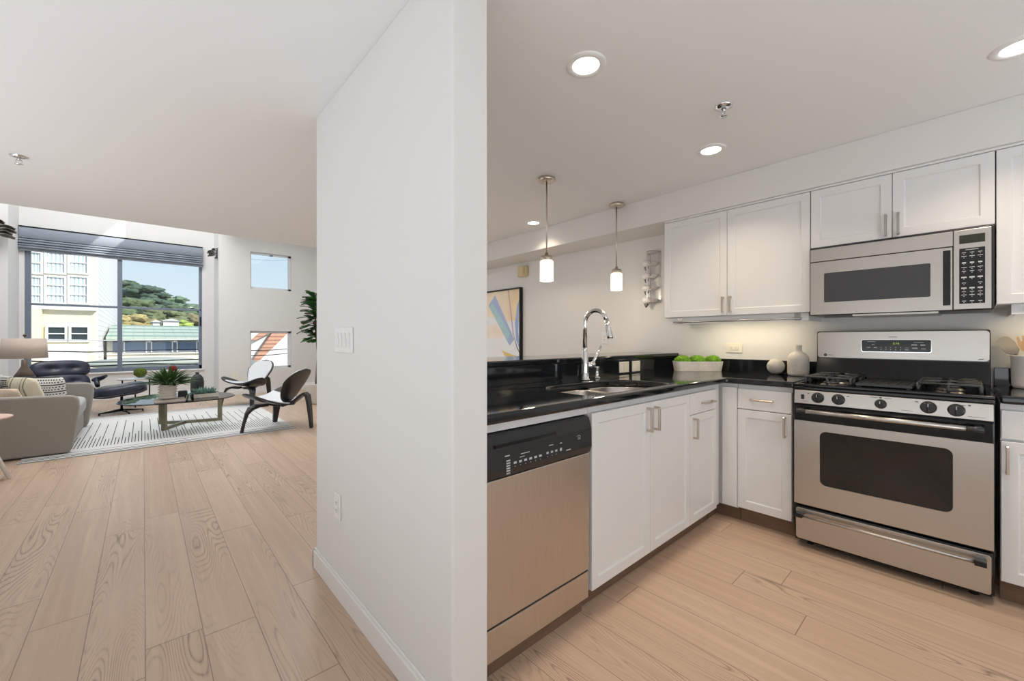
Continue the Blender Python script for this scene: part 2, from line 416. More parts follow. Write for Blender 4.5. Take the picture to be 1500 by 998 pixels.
# partition between hall and kitchen, pony wall under the bar
PX0, PX1, PY0, PY1 = .68, .813, 1.018, 2.30
struct(MB().box(PX0, PX1, PY0, PY1, 0, CH).build('wall_partition', M['wall'], bevel=.006, seg=3))
struct(MB().box(PX1, XW, 1.722, 1.86, 0, 1.05).build('wall_pony', M['wall']))
def skirting(name, x0, x1, y0, y1, h=.09):
    o = MB().box(x0, x1, y0, y1, 0, h).build(name, M['trim'], bevel=.004); return struct(o)
w = MB(); w.box(PX0-.015, PX0, PY0-.0, PY1+.015, 0, .09); w.box(PX0-.015, PX1+.015, PY1, PY1+.015, 0, .09); w.box(PX0-.007, PX0, PY0, PY1+.007, .09, .102)
struct(w.build('baseboard_partition', M['trim'], bevel=.003))
skirting('baseboard_far', XJ, XW, YS-.015, YS)
skirting('baseboard_window', -1.66, XJ, YB-.015, YB)
skirting('baseboard_right', XW-.015, XW, 1.86, YS-.015)
skirting('baseboard_bay', XJ-.015, XJ, YS, YB-.015)

# big window
wf = thing('window_1', 'x', 'window', ((W0+W1)/2, YB+.05, WZ0))
for k in ('label', 'category'): del wf[k]
struct(wf)
m0, m1 = at(172, 450, YB).x, at(179, 450, YB).x
f = MB(); y0, y1 = YB+.02, YB+.09
f.box(W0, W0+.07, y0, y1, WZ0, WZ1); f.box(W1-.055, W1, y0, y1, WZ0, WZ1); f.box(m0, m1, y0-.03, y1, WZ0, WZ1)
f.box(W0, W1, y0, y1, WZ0, WZ0+.08); f.box(W0, W1, y0, y1, WZ1-.06, WZ1)
zt = CAMZ+.075*8.3
f.box(W0+.07, m0, y0+.01, y1-.01, 1.83, 1.87); f.box(m1, W1-.055, y0+.01, y1-.01, 1.83, 1.87)
f.build('window_frame', M['frame'], wf, bevel=.004)
MB().box(W0+.05, W1-.04, YB+.055, YB+.06, WZ0+.06, WZ1-.04).build('window_pane', M['glass'], wf)
MB().box(W0-.03, W1+.03, YB-.04, YB+.02, WZ0-.03, WZ0).build('window_sill', M['trim'], wf, bevel=.004)
hx = W1-.03; h = MB(); h.box(hx-.012, hx+.012, y0-.028, y0-.004, 1.50, 1.70); h.box(hx-.01, hx+.01, y0-.01, y0+.004, 1.84, 1.87); h.build('window_latch', M['black'], wf, bevel=.003)
# small windows
for i, (za, zb) in enumerate(((Z1a, Z1b), (Z2a, Z2b))):
    wn = thing('window_%d' % (i+2), 'x', 'window', ((SX0+SX1)/2, YS+.05, za))
    for k in ('label', 'category'): del wn[k]
    struct(wn)
    f = MB(); t = .045
    f.box(SX0, SX0+t*.5, YS+.05, YS+.1, za, zb); f.box(SX1-t*1.4, SX1, YS+.05, YS+.1, za, zb); f.box(SX0, SX1, YS+.05, YS+.1, za, za+t); f.box(SX0, SX1, YS+.05, YS+.1, zb-t, zb)
    f.build('window_frame', M['framew'], wn, bevel=.003)
    MB().box(SX0+.02, SX1-.03, YS+.07, YS+.075, za+.03, zb-.03).build('window_pane', M['glass'], wn)
    if i == 0: MB().box((SX0+SX1)/2-.03, (SX0+SX1)/2+.03, YS+.03, YS+.05, zb-.06, zb-.02).build('window_latch', M['frame'], wn, bevel=.004)
# left-wall window
wn = thing('window_4', 'x', 'window', (XL-.05, 9.4, .6))
for k in ('label', 'category'): del wn[k]
struct(wn)
f = MB(); f.box(XL-.1, XL-.04, 8.6, 8.66, .6, 3.2); f.box(XL-.1, XL-.04, 10.24, 10.30, .6, 3.2); f.box(XL-.1, XL-.04, 8.6, 10.3, .6, .66); f.box(XL-.1, XL-.04, 8.6, 10.3, 3.14, 3.2); f.box(XL-.1, XL-.04, 9.42, 9.48, .6, 3.2)
f.build('window_frame', M['frame'], wn); MB().box(XL-.072, XL-.068, 8.64, 10.26, .64, 3.16).build('window_pane', M['glass'], wn)

# ================================================================== KITCHEN
CT, CU = .947, .909           # counter top / underside
def TX(Xf): return lambda w, d, z: (Xf-d, w, z)       # fronts that face -X; w runs along Y
def TY(Yf): return lambda w, d, z: (w, Yf-d, z)       # fronts that face -Y; w runs along X
def shaker(T, w0, w1, z0, z1, parent, name='door', rail=.052, g=.0015):
    w0, w1 = min(w0, w1)+g, max(w0, w1)-g; z0 += g; z1 -= g
    m = MB(T)
    m.box(w0+rail-.002, w1-rail+.002, -.021, -.009, z0+rail-.002, z1-rail+.002)
    O = [(w0, z0), (w1, z0), (w1, z1), (w0, z1)]; c = .005
    def L(k): return [(w0+k, z0+k), (w1-k, z0+k), (w1-k, z1-k), (w0+k, z1-k)]
    F = [m.v(p[0], 0, p[1]) for p in L(0)]; I = [m.v(p[0], 0, p[1]) for p in L(rail-c)]; J = [m.v(p[0], -.009, p[1]) for p in L(rail)]
    B = [m.v(p[0], -.021, p[1]) for p in L(0)]; K = [m.v(p[0], -.021, p[1]) for p in L(rail)]
    for A, Q in ((F, I), (I, J), (J, K), (F, B), (B, K)):
        for i in range(4): m.f([A[i], A[(i+1) % 4], Q[(i+1) % 4], Q[i]])
    return m.build(name, M['cab'], parent, bevel=.0015, seg=1)
def slab(T, w0, w1, z0, z1, parent, name='drawer_front', g=.0015):
    w0, w1 = min(w0, w1)+g, max(w0, w1)-g
    return MB(T).box(w0, w1, -.021, 0, z0+g, z1-g).build(name, M['cab'], parent, bevel=.0025)
def pull(T, w, z, parent, vert=True, L=.125, mt=None):
    m = MB(T); t = .0055; h = L/2
    if vert:
        m.box(w-t, w+t, .022, .034, z-h, z+h); m.box(w-t, w+t, 0, .024, z-h, z-h+.012); m.box(w-t, w+t, 0, .024, z+h-.012, z+h)
    else:
        m.box(w-h, w+h, .022, .034, z-t, z+t); m.box(w-h, w-h+.012, 0, .024, z-t, z+t); m.box(w+h-.012, w+h, 0, .024, z-t, z+t)
    return m.build('handle', mt or M['nickel'], parent, bevel=.0015, seg=1)

# --- peninsula cabinets, door faces at Y = 1.10
T = TY(1.10); YK = 1.70
def carcass(T, w0, w1, depth, z0, z1, parent, name='body', toe=True, toe_d=.06):
    MB(T).box(w0+.002, w1-.002, -depth, -.0215, z0, z1).build(name, M['cab'], parent)
    if toe: MB(T).box(w0+.002, w1-.002, -toe_d-.02, -toe_d, 0, z0).build('toe_kick', M['toe'], parent)
sc = thing('sink_cabinet', 'white two-door base cabinet under the sink', 'cabinet', (1.93, 1.4, 0))
m = MB(T); m.box(1.460, 1.476, -.60, -.0215, .09, CU); m.box(2.40, 2.414, -.60, -.0215, .09, CU); m.box(1.476, 2.40, -.60, -.0215, .09, .108); m.box(1.476, 2.40, -.60, -.585, .108, CU); m.box(1.476, 2.40, -.035, -.0215, .84, CU)
m.build('body', M['cab'], sc)
MB(T).box(1.444, 2.414, -.08, -.06, 0, .09).build('toe_kick', M['toe'], sc)
d = shaker(T, 1.462, 1.958, .092, .876, sc); pull(T, 1.922, .789, d)
d = shaker(T, 1.958, 2.414, .092, .876, sc); pull(T, 1.998, .787, d)
nc = thing('drawer_cabinet', 'narrow white cabinet with one drawer and door, between sink doors and corner', 'cabinet', (2.6, 1.4, 0))
carcass(T, 2.414, 2.800, .6, .09, CU, nc)
d = slab(T, 2.416, 2.800, .747, .876, nc); pull(T, 2.645, .806, d, False, .16)
d = shaker(T, 2.416, 2.800, .092, .747, nc); pull(T, 2.458, .665, d, True, .125)
# corner and the run along the stove wall, faces at X = 2.89
TXc = TX(2.89)
cc = thing('corner_cabinet', 'plain white corner filler panel between two base cabinets', 'cabinet', (3.1, 1.4, 0))
m = MB(); m.box(2.802, 2.89, 1.1215, 1.7, .09, CU); m.box(2.912, 3.48, 1.008, 1.7, .09, CU); m.build('body', M['cab'], cc)
MB(TXc).box(1.008, 1.0995, -.018, 0, .10, .885).build('filler_panel', M['cab'], cc, bevel=.002)
MB().box(2.95, 2.97, 1.008, 1.16, 0, .09).build('toe_kick', M['toe'], cc)
MB().box(2.81, 2.95, 1.16, 1.18, 0, .09).build('toe_kick', M['toe'], cc)
lc = thing('base_cabinet', 'white drawer and door base cabinet left of the range', 'cabinet', (3.2, .85, 0))
carcass(TXc, .700, 1.006, .59, .10, CU, lc)
d = slab(TXc, .702, 1.006, .750, .882, lc); pull(TXc, .861, .815, d, False, .13)
d = shaker(TXc, .702, 1.006, .104, .748, lc, rail=.055); pull(TXc, .737, .668, d, True, .125)
rc = thing('base_cabinet', 'white base cabinet cut by the right edge, right of the range', 'cabinet', (3.2, -.35, 0))
carcass(TXc, -.70, -.100, .59, .10, CU, rc)
d = slab(TXc, -.70, -.102, .750, .882, rc)
d = shaker(TXc, -.40, -.102, .104, .742, rc, rail=.055); pull(TXc, -.122, .66, d, True, .125)
d = shaker(TXc, -.70, -.40, .104, .742, rc, rail=.055); pull(TXc, -.672, .66, d, True, .125)

# --- countertops
hole = rrect(1.495, 2.262, 1.135, 1.505, .05, 8, (.07, .17, .17, .05))
outer = [(PX1+.002, 1.07), (2.87, 1.07), (2.87, .686), (3.478, .686), (3.478, 1.699), (PX1+.002, 1.699)]
ct = MB().holed(outer, hole, CU+.001, CT).build('countertop', M['granite'], bevel=.012, seg=4)
tag(ct, 'black polished L-shaped worktop running from the dishwasher to the range', 'countertop')
MB().box(3.480, 3.499, .686, 1.699, CT-.03, 1.045).build('backsplash', M['granite'], ct, bevel=.002)
MB().box(PX1+.002, 3.478, 1.700, 1.721, CT-.03, 1.049).build('backsplash', M['granite'], ct, bevel=.001)
cr_ = MB().box(2.87, 3.478, -.75, -.100, CU+.001, CT).build('countertop', M['granite'], bevel=.012, seg=4)
tag(cr_, 'black polished worktop right of the range, under the utensil crock', 'countertop')
MB().box(3.480, 3.499, -.75, -.100, CT-.03, 1.045).build('backsplash', M['granite'], cr_, bevel=.002)
bt = MB().box(PX1+.002, 3.497, 1.692, 2.13, 1.051, 1.083).build('bar_top', M['granite'], bevel=.008, seg=3)
tag(bt, 'long raised black polished bar ledge behind the sink', 'bar top')

# --- sink
sk = thing('kitchen_sink', 'stainless double-bowl sink set under the black worktop', 'sink', (1.88, 1.32, .72))
def bowl(x0, x1, y0, y1, zb, rs, nm='bowl'):
    m = MB(); n = 8
    Lp = [rrect(x0, x1, y0, y1, .05, n, rs), rrect(x0+.004, x1-.004, y0+.004, y1-.004, .05, n, rs), rrect(x0+.012, x1-.012, y0+.012, y1-.012, .04, n, [q*.9 for q in rs]), rrect(x0+.05, x1-.05, y0+.05, y1-.05, .03, n, [q*.6 for q in rs])]
    Z = [CU, CU-.01, zb+.03, zb]
    R = [[m.v(p[0], p[1], z) for p in L] for L, z in zip(Lp, Z)]
    for A, B in zip(R, R[1:]):
        k = len(A)
        for i in range(k): m.f([A[i], A[(i+1) % k], B[(i+1) % k], B[i]], True)
    m.f(R[-1])
    b = m.build(nm, M['steel'], sk, solid=.002)
    cx, cy = (x0+x1)/2, (y0+y1)/2
    MB().lathe([(.0, .001), (.03, .001), (.042, .004), (.042, 0)], (cx, cy, zb+.001), 20).build('drain', M['chrome'], b)
bowl(1.49, 1.895, 1.13, 1.51, .73, (.05, .06, .15, .06)); bowl(1.925, 2.268, 1.13, 1.51, .75, (.07, .15, .06, .05))
MB().box(1.893, 1.927, 1.14, 1.50, .89, .9005).build('divider', M['steel'], sk, bevel=.004)

# --- faucet and soap dispenser
fc = thing('kitchen_faucet', 'tall chrome gooseneck faucet with side lever behind the sink', 'faucet', (2.045, 1.592, CT))
fx, fy = 2.045, 1.592
MB().lathe([(.03, 0), (.03, .006), (.024, .012), (.0225, .05), (.0215, .12), (.018, .17), (.014, .20)], (fx, fy, CT), 24).build('base', M['chrome'], fc)
P_ = [(fx, fy, CT+.19), (fx, fy, 1.30)]
for i in range(1, 11):
    a = PI*i/11*1.02; P_.append((fx+.012*(1-math.cos(a)), fy-.072*(1-math.cos(a)), 1.30+.078*math.sin(a)))
MB().tube(P_, .0135, 16).build('spout', M['chrome'], fc)
q = Vector(P_[-1]); MB().tube([q, q+Vector((.003, -.012, -.05)), q+Vector((.006, -.022, -.10)), q+Vector((.006, -.023, -.112))], [.0145, .0165, .019, .017], 18).build('spray_head', M['chrome'], fc)
MB().tube([(fx+.015, fy-.004, CT+.085), (fx+.065, fy-.018, CT+.098)], .019, 18).build('valve', M['chrome'], fc)
MB().tube([(fx+.055, fy-.016, CT+.10), (fx+.095, fy-.02, CT+.15), (fx+.135, fy-.024, CT+.21)], [.011, .009, .007], 12).build('lever', M['chrome'], fc, bevel=0)
ag = MB().lathe([(.022, 0), (.022, .006), (.012, .01), (.014, .05), (.018, .07), (.018, .074), (.004, .076)], (2.215, 1.628, CT), 20).build('air_gap_cap', M['chrome'])
tag(ag, 'short chrome soap pump stub on worktop right of the faucet', 'soap dispenser')

# --- switch plates and outlets
def plate(name, label, cat, T, w, z, hw, hh, kind, base, mt='plate'):
    t = thing(name, label, cat, base)
    MB(T).box(w-hw, w+hw, .0006, .007, z-hh, z+hh).build('cover_plate', M[mt], t, bevel=.002)
    m = MB(T)
    if kind == 'rocker4':
        for k in range(4):
            c = w-hw+.042+k*.0465
            m.hexa([(c-.016, .007, z-.034), (c+.016, .007, z-.034), (c+.016, .007, z+.034), (c-.016, .007, z+.034), (c-.016, .009, z-.034), (c+.016, .009, z-.034), (c+.016, .014, z+.034), (c-.016, .014, z+.034)])
        m.build('rocker', M[mt], t, bevel=.001); return t
    if kind == 'rocker':
        m.hexa([(w-.016, .007, z-.033), (w+.016, .007, z-.033), (w+.016, .007, z+.033), (w-.016, .007, z+.033), (w-.016, .009, z-.033), (w+.016, .009, z-.033), (w+.016, .013, z+.033), (w-.016, .013, z+.033)])
        m.build('rocker', M[mt], t, bevel=.001); return t
    if kind == 'duplexh':
        m.box(w-.034, w+.034, .007, .010, z-.017, z+.017); r = m.build('receptacle', M[mt], t, bevel=.004)
        q = MB(T)
        for s_ in (-.018, .018):
            q.box(w+s_-.006, w+s_+.002, .010, .0106, z+.004, z+.006); q.box(w+s_-.006, w+s_+.002, .010, .0106, z-.007, z-.005); q.box(w+s_+.006, w+s_+.010, .010, .0106, z-.003, z+.001)
        q.build('slot', M['slot'], r); return t
    m.box(w-.017, w+.017, .007, .010, z-.034, z+.034); r = m.build('receptacle', M[mt], t, bevel=.004)
    q = MB(T)
    for s_ in (-.018, .018):
        q.box(w-.007, w-.005, .010, .0106, z+s_-.004, z+s_+.004); q.box(w+.005, w+.007, .010, .0106, z+s_-.004, z+s_+.004); q.box(w-.002, w+.002, .010, .0106, z+s_-.011, z+s_-.008)
    q.build('slot', M['slot'], r); return t
plate('light_switch', 'square cream rocker switch on black splashback, nearer the faucet', 'switch', TY(1.70), 2.643, .996, .062, .04, 'rocker', (2.643, 1.695, .956))
plate('light_switch', 'square cream rocker switch on black splashback, nearer the mossy planter', 'switch', TY(1.70), 2.806, .996, .055, .04, 'rocker', (2.806, 1.695, .956))
plate('wall_outlet', 'cream horizontal outlet on lit wall above the black backsplash', 'outlet', TX(XW), 1.24, 1.133, .062, .038, 'duplexh', (XW-.004, 1.24, 1.095))
plate('wall_outlet', 'white outlet on long wall seen just right of the faucet spout', 'outlet', TX(XW), 2.47, 1.215, .036, .058, 'duplex', (XW-.004, 2.47, 1.157), 'platew')
plate('light_switch', 'white four-gang switch plate on the partition wall', 'switch', TX(PX0), 1.893, 1.197, .108, .057, 'rocker4', (PX0-.004, 1.893, 1.14), 'platew')
plate('wall_outlet', 'white outlet low on the partition wall above the baseboard', 'outlet', TX(PX0), 1.972, .42, .038, .058, 'duplex', (PX0-.004, 1.972, .362), 'platew')
plate('wall_outlet', 'beige outlet low on far wall behind the farther black shell chair', 'outlet', TY(YS), at(345, 551, YS).x, at(345, 551, YS).z, .05, .075, 'duplex', (at(345, 551, YS).x, YS-.004, .4))

# --- dishwasher
dw = thing('dishwasher', 'stainless dishwasher with black control panel beside the partition', 'dishwasher', (1.13, 1.4, 0))
T = TY(1.10); D0, D1 = .822, 1.438
MB(T).box(D0, D1, -.58, -.02, .10, .868).build('tub', M['blackp'], dw)
MB(T).box(D0, D1+.02, -.032, -.022, .872, .905).build('top_trim', M['cab'], dw, bevel=.001)
m = MB(); prof = [(1.10+.02, .712), (1.10-.002, .712), (1.10-.012, .74), (1.10-.010, .815), (1.10+.004, .862), (1.10+.02, .866)]
m.prism(prof, 'x', D0, D1+.008); cp = m.build('control_panel', M['blackp'], dw, bevel=.003)
MB(T).box(.90, 1.215, .008, .0125, .822, .832).build('vent_slot', M['blackgl'], cp)
MB(T).box(D0, D1, -.02, .004, .205, .710).build('door_panel', M['steelv'], dw, bevel=.003)
MB(T).box(D0, D1, -.02, -.004, .193, .205).build('gap_seal', M['blackp'], dw)
MB(T).box(D0, D1, -.02, -.001, .080, .193).build('kick_plate', M['steelv'], dw, bevel=.002)
MB(T).box(D0, D1+.005, -.06, -.04, 0, .078).build('toe_board', M['toe'], dw)
def marks(T, parent, items, mt=None, name='printed_marks'):
    m = MB(T)
    for w, z, hw, hz, d in items: m.box(w-hw, w+hw, d, d+.0004, z-hz, z+hz)
    return m.build(name, mt or M['print'], parent)
it = []
for k in range(6): it.append((.995+.026*k, .757, .007, .004, .0122)); it.append((.995+.026*k, .744, .0015, .0015, .0122))
for k in range(3): it.append((1.165+.025*k, .760, .006, .004, .0122)); it.append((1.165+.025*k, .746, .0015, .0015, .0122))
it += [(1.243, .760, .006, .006, .0122), (1.243, .785, .006, .002, .0122), (1.29, .750, .014, .002, .0122), (1.045, .783, .022, .0015, .0122), (1.185, .787, .012, .0015, .0122), (1.03, .772, .012, .0012, .0122)]
for k in range(6): it.append((.962, .725+.009*k, .009, .0025, .0122))
it.append((.957, .788, .011, .002, .0122))
marks(T, cp, it)
m = MB(T); seg = 20
for k in range(seg):
    a, b = 2*PI*k/seg, 2*PI*(k+1)/seg
    m.poly([(1.358+.013*math.cos(t_), .0106, .786+.013*math.sin(t_)) for t_ in (a, b)]+[(1.358+.011*math.cos(t_), .0106, .786+.011*math.sin(t_)) for t_ in (b, a)])
m.build('round_logo_ring', M['print'], cp)
text_mesh('GE', .015, M['print'], 'round_logo_letters', cp, lambda x, y: (1.358+x, 1.10-.0125, .786+y))

# --- range
T = TX(2.83); R0, R1 = -.082, .677; RM = (R0+R1)/2
rg = thing('gas_range', 'freestanding stainless and black gas range with oven', 'range', (3.12, RM, 0))
MB(T).box(R0-.002, R1+.002, -.60, -.03, .035, .905).build('body', M['black'], rg, bevel=.003)
for yy in (R0+.06, R1-.06):
    for dd in (-.55, -.09): MB(T).lathe([(.018, 0), (.018, .036)], (yy, dd, 0), 12).build('foot', M['blackp'], rg)
# storage drawer
dr = MB(T).box(R0+.004, R1-.004, -.03, -.002, .040, .236).build('storage_drawer', M['black'], rg, bevel=.006)
m = MB(T); m.prism([(p[0], p[1]) for p in rrect(R0+.008, R1-.010, .050, .227, .012, 4)], 'y', -.004, .004)
m.build('drawer_face', M['steel'], dr, bevel=.002)
hd = MB(T).tube([(R0+.055, .040, .196), (R1-.045, .040, .196)], .0085, 14).build('drawer_handle', M['steel'], dr)
for a, b in ((R0+.022, R0+.060), (R1-.050, R1-.012)): MB(T).box(a, b, .004, .050, .182, .207).build('handle_bracket', M['blackgl'], dr, bevel=.003)
# oven door
od = MB(T).box(R0, R1, -.03, -.006, .243, .822).build('oven_door', M['blackgl'], rg, bevel=.004)
m = MB(T); wn = rrect(.044, .554, .380, .683, .03, 6); out = [(R0+.001, .250), (R1-.001, .250), (R1-.001, .732), (R0+.001, .732)]
tri = tessellate_polygon([[Vector((p[0], p[1], 0)) for p in out], [Vector((p[0], p[1], 0)) for p in wn]])
allp = out+wn; A = [m.v(p[0], 0, p[1]) for p in allp]; B = [m.v(p[0], -.006, p[1]) for p in allp]
for t in tri: m.f([A[i] for i in t]); m.f([B[i] for i in t])
for off, L in ((0, 4), (4, len(wn))):
    for i in range(L): j = (i+1) % L; m.f([A[off+i], A[off+j], B[off+j], B[off+i]])
m.build('door_skin', M['steel'], od)
MB(T).prism(rrect(.046, .552, .382, .681, .029, 6), 'y', -.005, -.002).build('oven_window', M['ovenglass'], od)
m = MB(T).tube([(.001, .045, .794), (.610, .045, .794)], .0125, 16); m.build('door_handle', M['steel'], od)
for a, b in ((-.052, .001), (.610, .656)): MB(T).tube([(a, .040, .794), (b, .045, .794)], .0135, 14).build('handle_cap', M['iron'], od)
for a in (-.035, .640): MB(T).box(a-.012, a+.012, -.008, .036, .783, .805).build('handle_bracket', M['iron'], od, bevel=.003)
# control panel
m = MB(); m.prism([(2.826, .832), (2.832, .907), (2.86, .907), (2.86, .832)], 'y', R0+.001, R1-.001)
m2 = MB(); A = [(2.826, .832), (2.832, .907), (2.86, .907), (2.86, .832)]
cpn = thing_panel = None
m = MB(); m.hexa([(2.824, R0+.002, .832), (2.86, R0+.002, .832), (2.86, R1-.002, .832), (2.824, R1-.002, .832), (2.832, R0+.002, .907), (2.86, R0+.002, .907), (2.86, R1-.002, .907), (2.832, R1-.002, .907)])
cpn = m.build('control_panel', M['steel'], rg, bevel=.0015)
for w, z, r in ((.563, .871, .0275), (.471, .871, .0275), (.298, .867, .022), (.125, .871, .0275), (.033, .869, .0275)):
    k = MB(T).lathe([(r+.002, .002), (r+.002, .006), (r, .008), (r*.93, .024), (r*.8, .028)], (w, 0, z), 28, 'y').build('burner_knob', M['blackp'], rg)
    MB(T).box(w-.004, w+.004, .027, .036, z-r*.8, z+r*.8).build('knob_grip', M['black'], k, bevel=.002)
    MB(T).box(w-.0015, w+.0015, .036, .0364, z+r*.2, z+r*.75).build('knob_pointer', M['print'], k)
sw = MB(T).box(.626, .642, 0, .006, .856, .884).build('rocker_switch', M['blackp'], rg, bevel=.002)
marks(T, cpn, [(.606, .892, .004, .002, .0015), (.43, .893, .005, .002, .0015), (.298, .899, .0045, .003, .0015), (.325, .899, .014, .001, .0015), (.27, .899, .014, .001, .0015), (.165, .893, .006, .002, .0015), (-.008, .895, .004, .003, .0015), (.01, .893, .006, .001, .0015), (.2, .846, .022, .0008, .0050), (-.03, .845, .028, .0008, .0050), (.62, .846, .012, .0008, .0050)], M['printd'])
# cooktop: shallow pan with raised rim
m = MB(); x0, x1 = 2.835, 3.375
m.box(x0, x1, R0-.004, R1+.004, .9075, .928); m.box(x0, x0+.03, R0-.004, R1+.004, .928, .945); m.box(x0+.03, x1, R0-.004, R0+.022, .928, .945); m.box(x0+.03, x1, R1-.022, R1+.004, .928, .945)
ck = m.build('cooktop', M['black'], rg, bevel=.006, seg=3)
# backguard
m = MB(); m.prism([(3.36, .9075), (3.36, .96), (3.395, 1.075), (3.395, 1.240), (3.405, 1.252), (3.44, 1.256), (3.478, 1.256), (3.478, .9075)], 'y', R0-.004, R1+.004)
# prism 'y' uses (x, z)
bg_ = m.build('backguard', M['black'], rg, bevel=.008, seg=3)
TB = TX(3.394)
m = MB(TB); m.prism(rrect(R0+.0, R1-.002, 1.079, 1.250, .016, 5), 'y', .001, .006); fp = m.build('backguard_face', M['steel'], bg_, bevel=.002)
m = MB(TB); m.prism(rrect(.139, .446, 1.125, 1.197, .008, 4), 'y', .0065, .008); dp = m.build('clock_panel', M['blackgl'], bg_, bevel=.001)
m = MB(TB); m.prism(rrect(.136, .449, 1.122, 1.200, .010, 4), 'y', .0055, .0070); m.build('clock_bezel', M['chrome'], bg_)
text_mesh('2:16', .017, M['led'], 'clock_digits', dp, lambda x, y: (3.394-.0086, .287-x, 1.176+y))
it = [(.400, 1.186, .020, .0018, .0081), (.392, 1.170, .006, .002, .0081), (.413, 1.150, .008, .002, .0081), (.381, 1.150, .008, .003, .0081), (.190, 1.182, .022, .0015, .0081), (.208, 1.168, .012, .004, .0081), (.172, 1.167, .010, .004, .0081), (.206, 1.148, .012, .004, .0081), (.170, 1.145, .010, .002, .0081), (.240, 1.150, .008, .0015, .0081), (.240, 1.138, .008, .0025, .0081)]
for k in range(5): it.append((.355-.022*k, 1.152, .002, .003, .0081)); it.append((.355-.022*k, 1.138, .0025, .003, .0081))
marks(TB, dp, it)
marks(TB, fp, [(.302, 1.215, .02, .0016, .0062), (.604, 1.098, .013, .0014, .0062), (-.052, 1.092, .010, .002, .0062)], M['printd'])
MB(TB).lathe([(.009, .006), (.009, .0075)], (.632, 0, 1.098), 20, 'y').build('round_badge', M['blackgl'], bg_)
text_mesh('GE', .008, M['print'], 'badge_letters', bg_, lambda x, y: (3.394-.0078, .632-x, 1.098+y))
# grates and burners
def grate(w0, w1, lab):
    xa, xb = 2.895, 3.325; z = .982; r = .0065
    g = MB()
    corners = [(xa, w0), (xb, w0), (xb, w1), (xa, w1)]
    for i in range(4):
        p, q = corners[i], corners[(i+1) % 4]; g.tube([(p[0], p[1], z), (q[0], q[1], z)], r, 8)
    for p in corners: g.tube([(p[0], p[1], .929), (p[0], p[1], z+.002)], r, 8)
    wm = (w0+w1)/2; xm = (xa+xb)/2
    g.tube([(xm, w0, z), (xm, w1, z)], r, 8)
    for xc in (xa+.105, xb-.105):
        g.tube([(xc, w0, z), (xc, wm-.03, z+.004)], r, 8); g.tube([(xc, w1, z), (xc, wm+.03, z+.004)], r, 8)
        for s_ in (-1, 1): g.tube([(xc+s_*.105, wm, z), (xc+s_*.03, wm, z+.004)], r, 8)
        g.tube([(xc, w0, .93), (xc, w0, z)], r, 8); g.tube([(xc, w1, .93), (xc, w1, z)], r, 8)
    for xc in (xa, xb, xm): g.tube([(xc, wm, .93), (xc, wm, z)], r, 8)
    o = g.build('burner_grate', M['iron'], rg)
    for xc in (xa+.105, xb-.105):
        b = MB().lathe([(.055, 0), (.055, .004), (.045, .010), (.04, .014)], (xc, wm, .9285), 24).build('burner', M['steel'], rg)
        MB().lathe([(.036, .0145), (.038, .018), (.034, .024), (.01, .026)], (xc, wm, .9285), 24).build('burner_cap', M['iron'], b)
grate(.43, .635, 'l'); grate(-.045, .165, 'r')
m = MB(); m.box(2.90, 3.32, .185, .41, .948, .962)
for p in ((2.91, .20), (2.91, .395), (3.31, .20), (3.31, .395)): m.box(p[0]-.008, p[0]+.008, p[1]-.008, p[1]+.008, .929, .95)
for k in range(6): m.box(2.93+.0*k, 3.29, .205+.036*k, .212+.036*k, .962, .966)
m.build('griddle_plate', M['iron'], rg, bevel=.003)

# --- microwave
T = TX(3.07); K0, K1 = -.080, .648
mw = thing('microwave', 'stainless over-the-range microwave with black keypad', 'microwave', (3.28, .285, 1.33))
MB().box(3.095, 3.495, K0-.010, K1+.010, 1.348, 1.765).build('body', M['blackp'], mw, bevel=.004)
MB(T).box(K0, K1, -.026, -.006, 1.352, 1.752).build('front_frame', M['blackp'], mw)
MB(T).box(.048, K1, -.006, .0, 1.676, 1.752).build('vent_panel', M['steel'], mw, bevel=.002)
m = MB(T); wn = rrect(.128, .580, 1.425, 1.601, .006, 3); out = [(.050, 1.352), (K1, 1.352), (K1, 1.671), (.050, 1.671)]
tri = tessellate_polygon([[Vector((p[0], p[1], 0)) for p in out], [Vector((p[0], p[1], 0)) for p in wn]])
allp = out+wn; A = [m.v(p[0], 0, p[1]) for p in allp]; B = [m.v(p[0], -.006, p[1]) for p in allp]
for t in tri: m.f([A[i] for i in t]); m.f([B[i] for i in t])
for off, L in ((0, 4), (4, len(wn))):
    for i in range(L): j = (i+1) % L; m.f([A[off+i], A[off+j], B[off+j], B[off+i]])
md = m.build('door', M['steel'], mw)
MB(T).prism(rrect(.129, .579, 1.426, 1.600, .006, 3), 'y', -.0055, -.002).build('door_window', M['micglass'], md)
MB(T).box(.056, .083, .001, .006, 1.375, 1.657).build('handle', M['blackgl'], md, bevel=.002)
pn = MB(T).box(K0, .046, -.006, .001, 1.352, 1.752).build('control_panel', M['steel'], mw, bevel=.002)
MB(T).box(-.060, .026, .001, .0025, 1.682, 1.725).build('display', mat('display_glass', (.02, .02, .008), .15), pn, bevel=.0005)
kp = MB(T).box(-.060, .026, .001, .0025, 1.380, 1.658).build('keypad', M['blackgl'], pn, bevel=.0005)
it = [(-.017, 1.650, .022, .0012, .0026)]
for r_, z in enumerate((1.636, 1.618, 1.585, 1.562, 1.543, 1.512, 1.484, 1.458, 1.440, 1.424, 1.393)):
    for c_, w in enumerate((.010, -.017, -.044)):
        if (r_, c_) in ((6, 1),): continue
        it.append((w, z, .009 if r_ % 2 else .007, .0014 + (.002 if r_ in (2, 5, 7) else 0), .0026)); it.append((w, z-.008, .0018, .0012, .0026))
marks(T, kp, it)
MB().box(3.10, 3.46, .10, .45, 1.338, 1.348).build('grease_filter', M['steel'], mw)

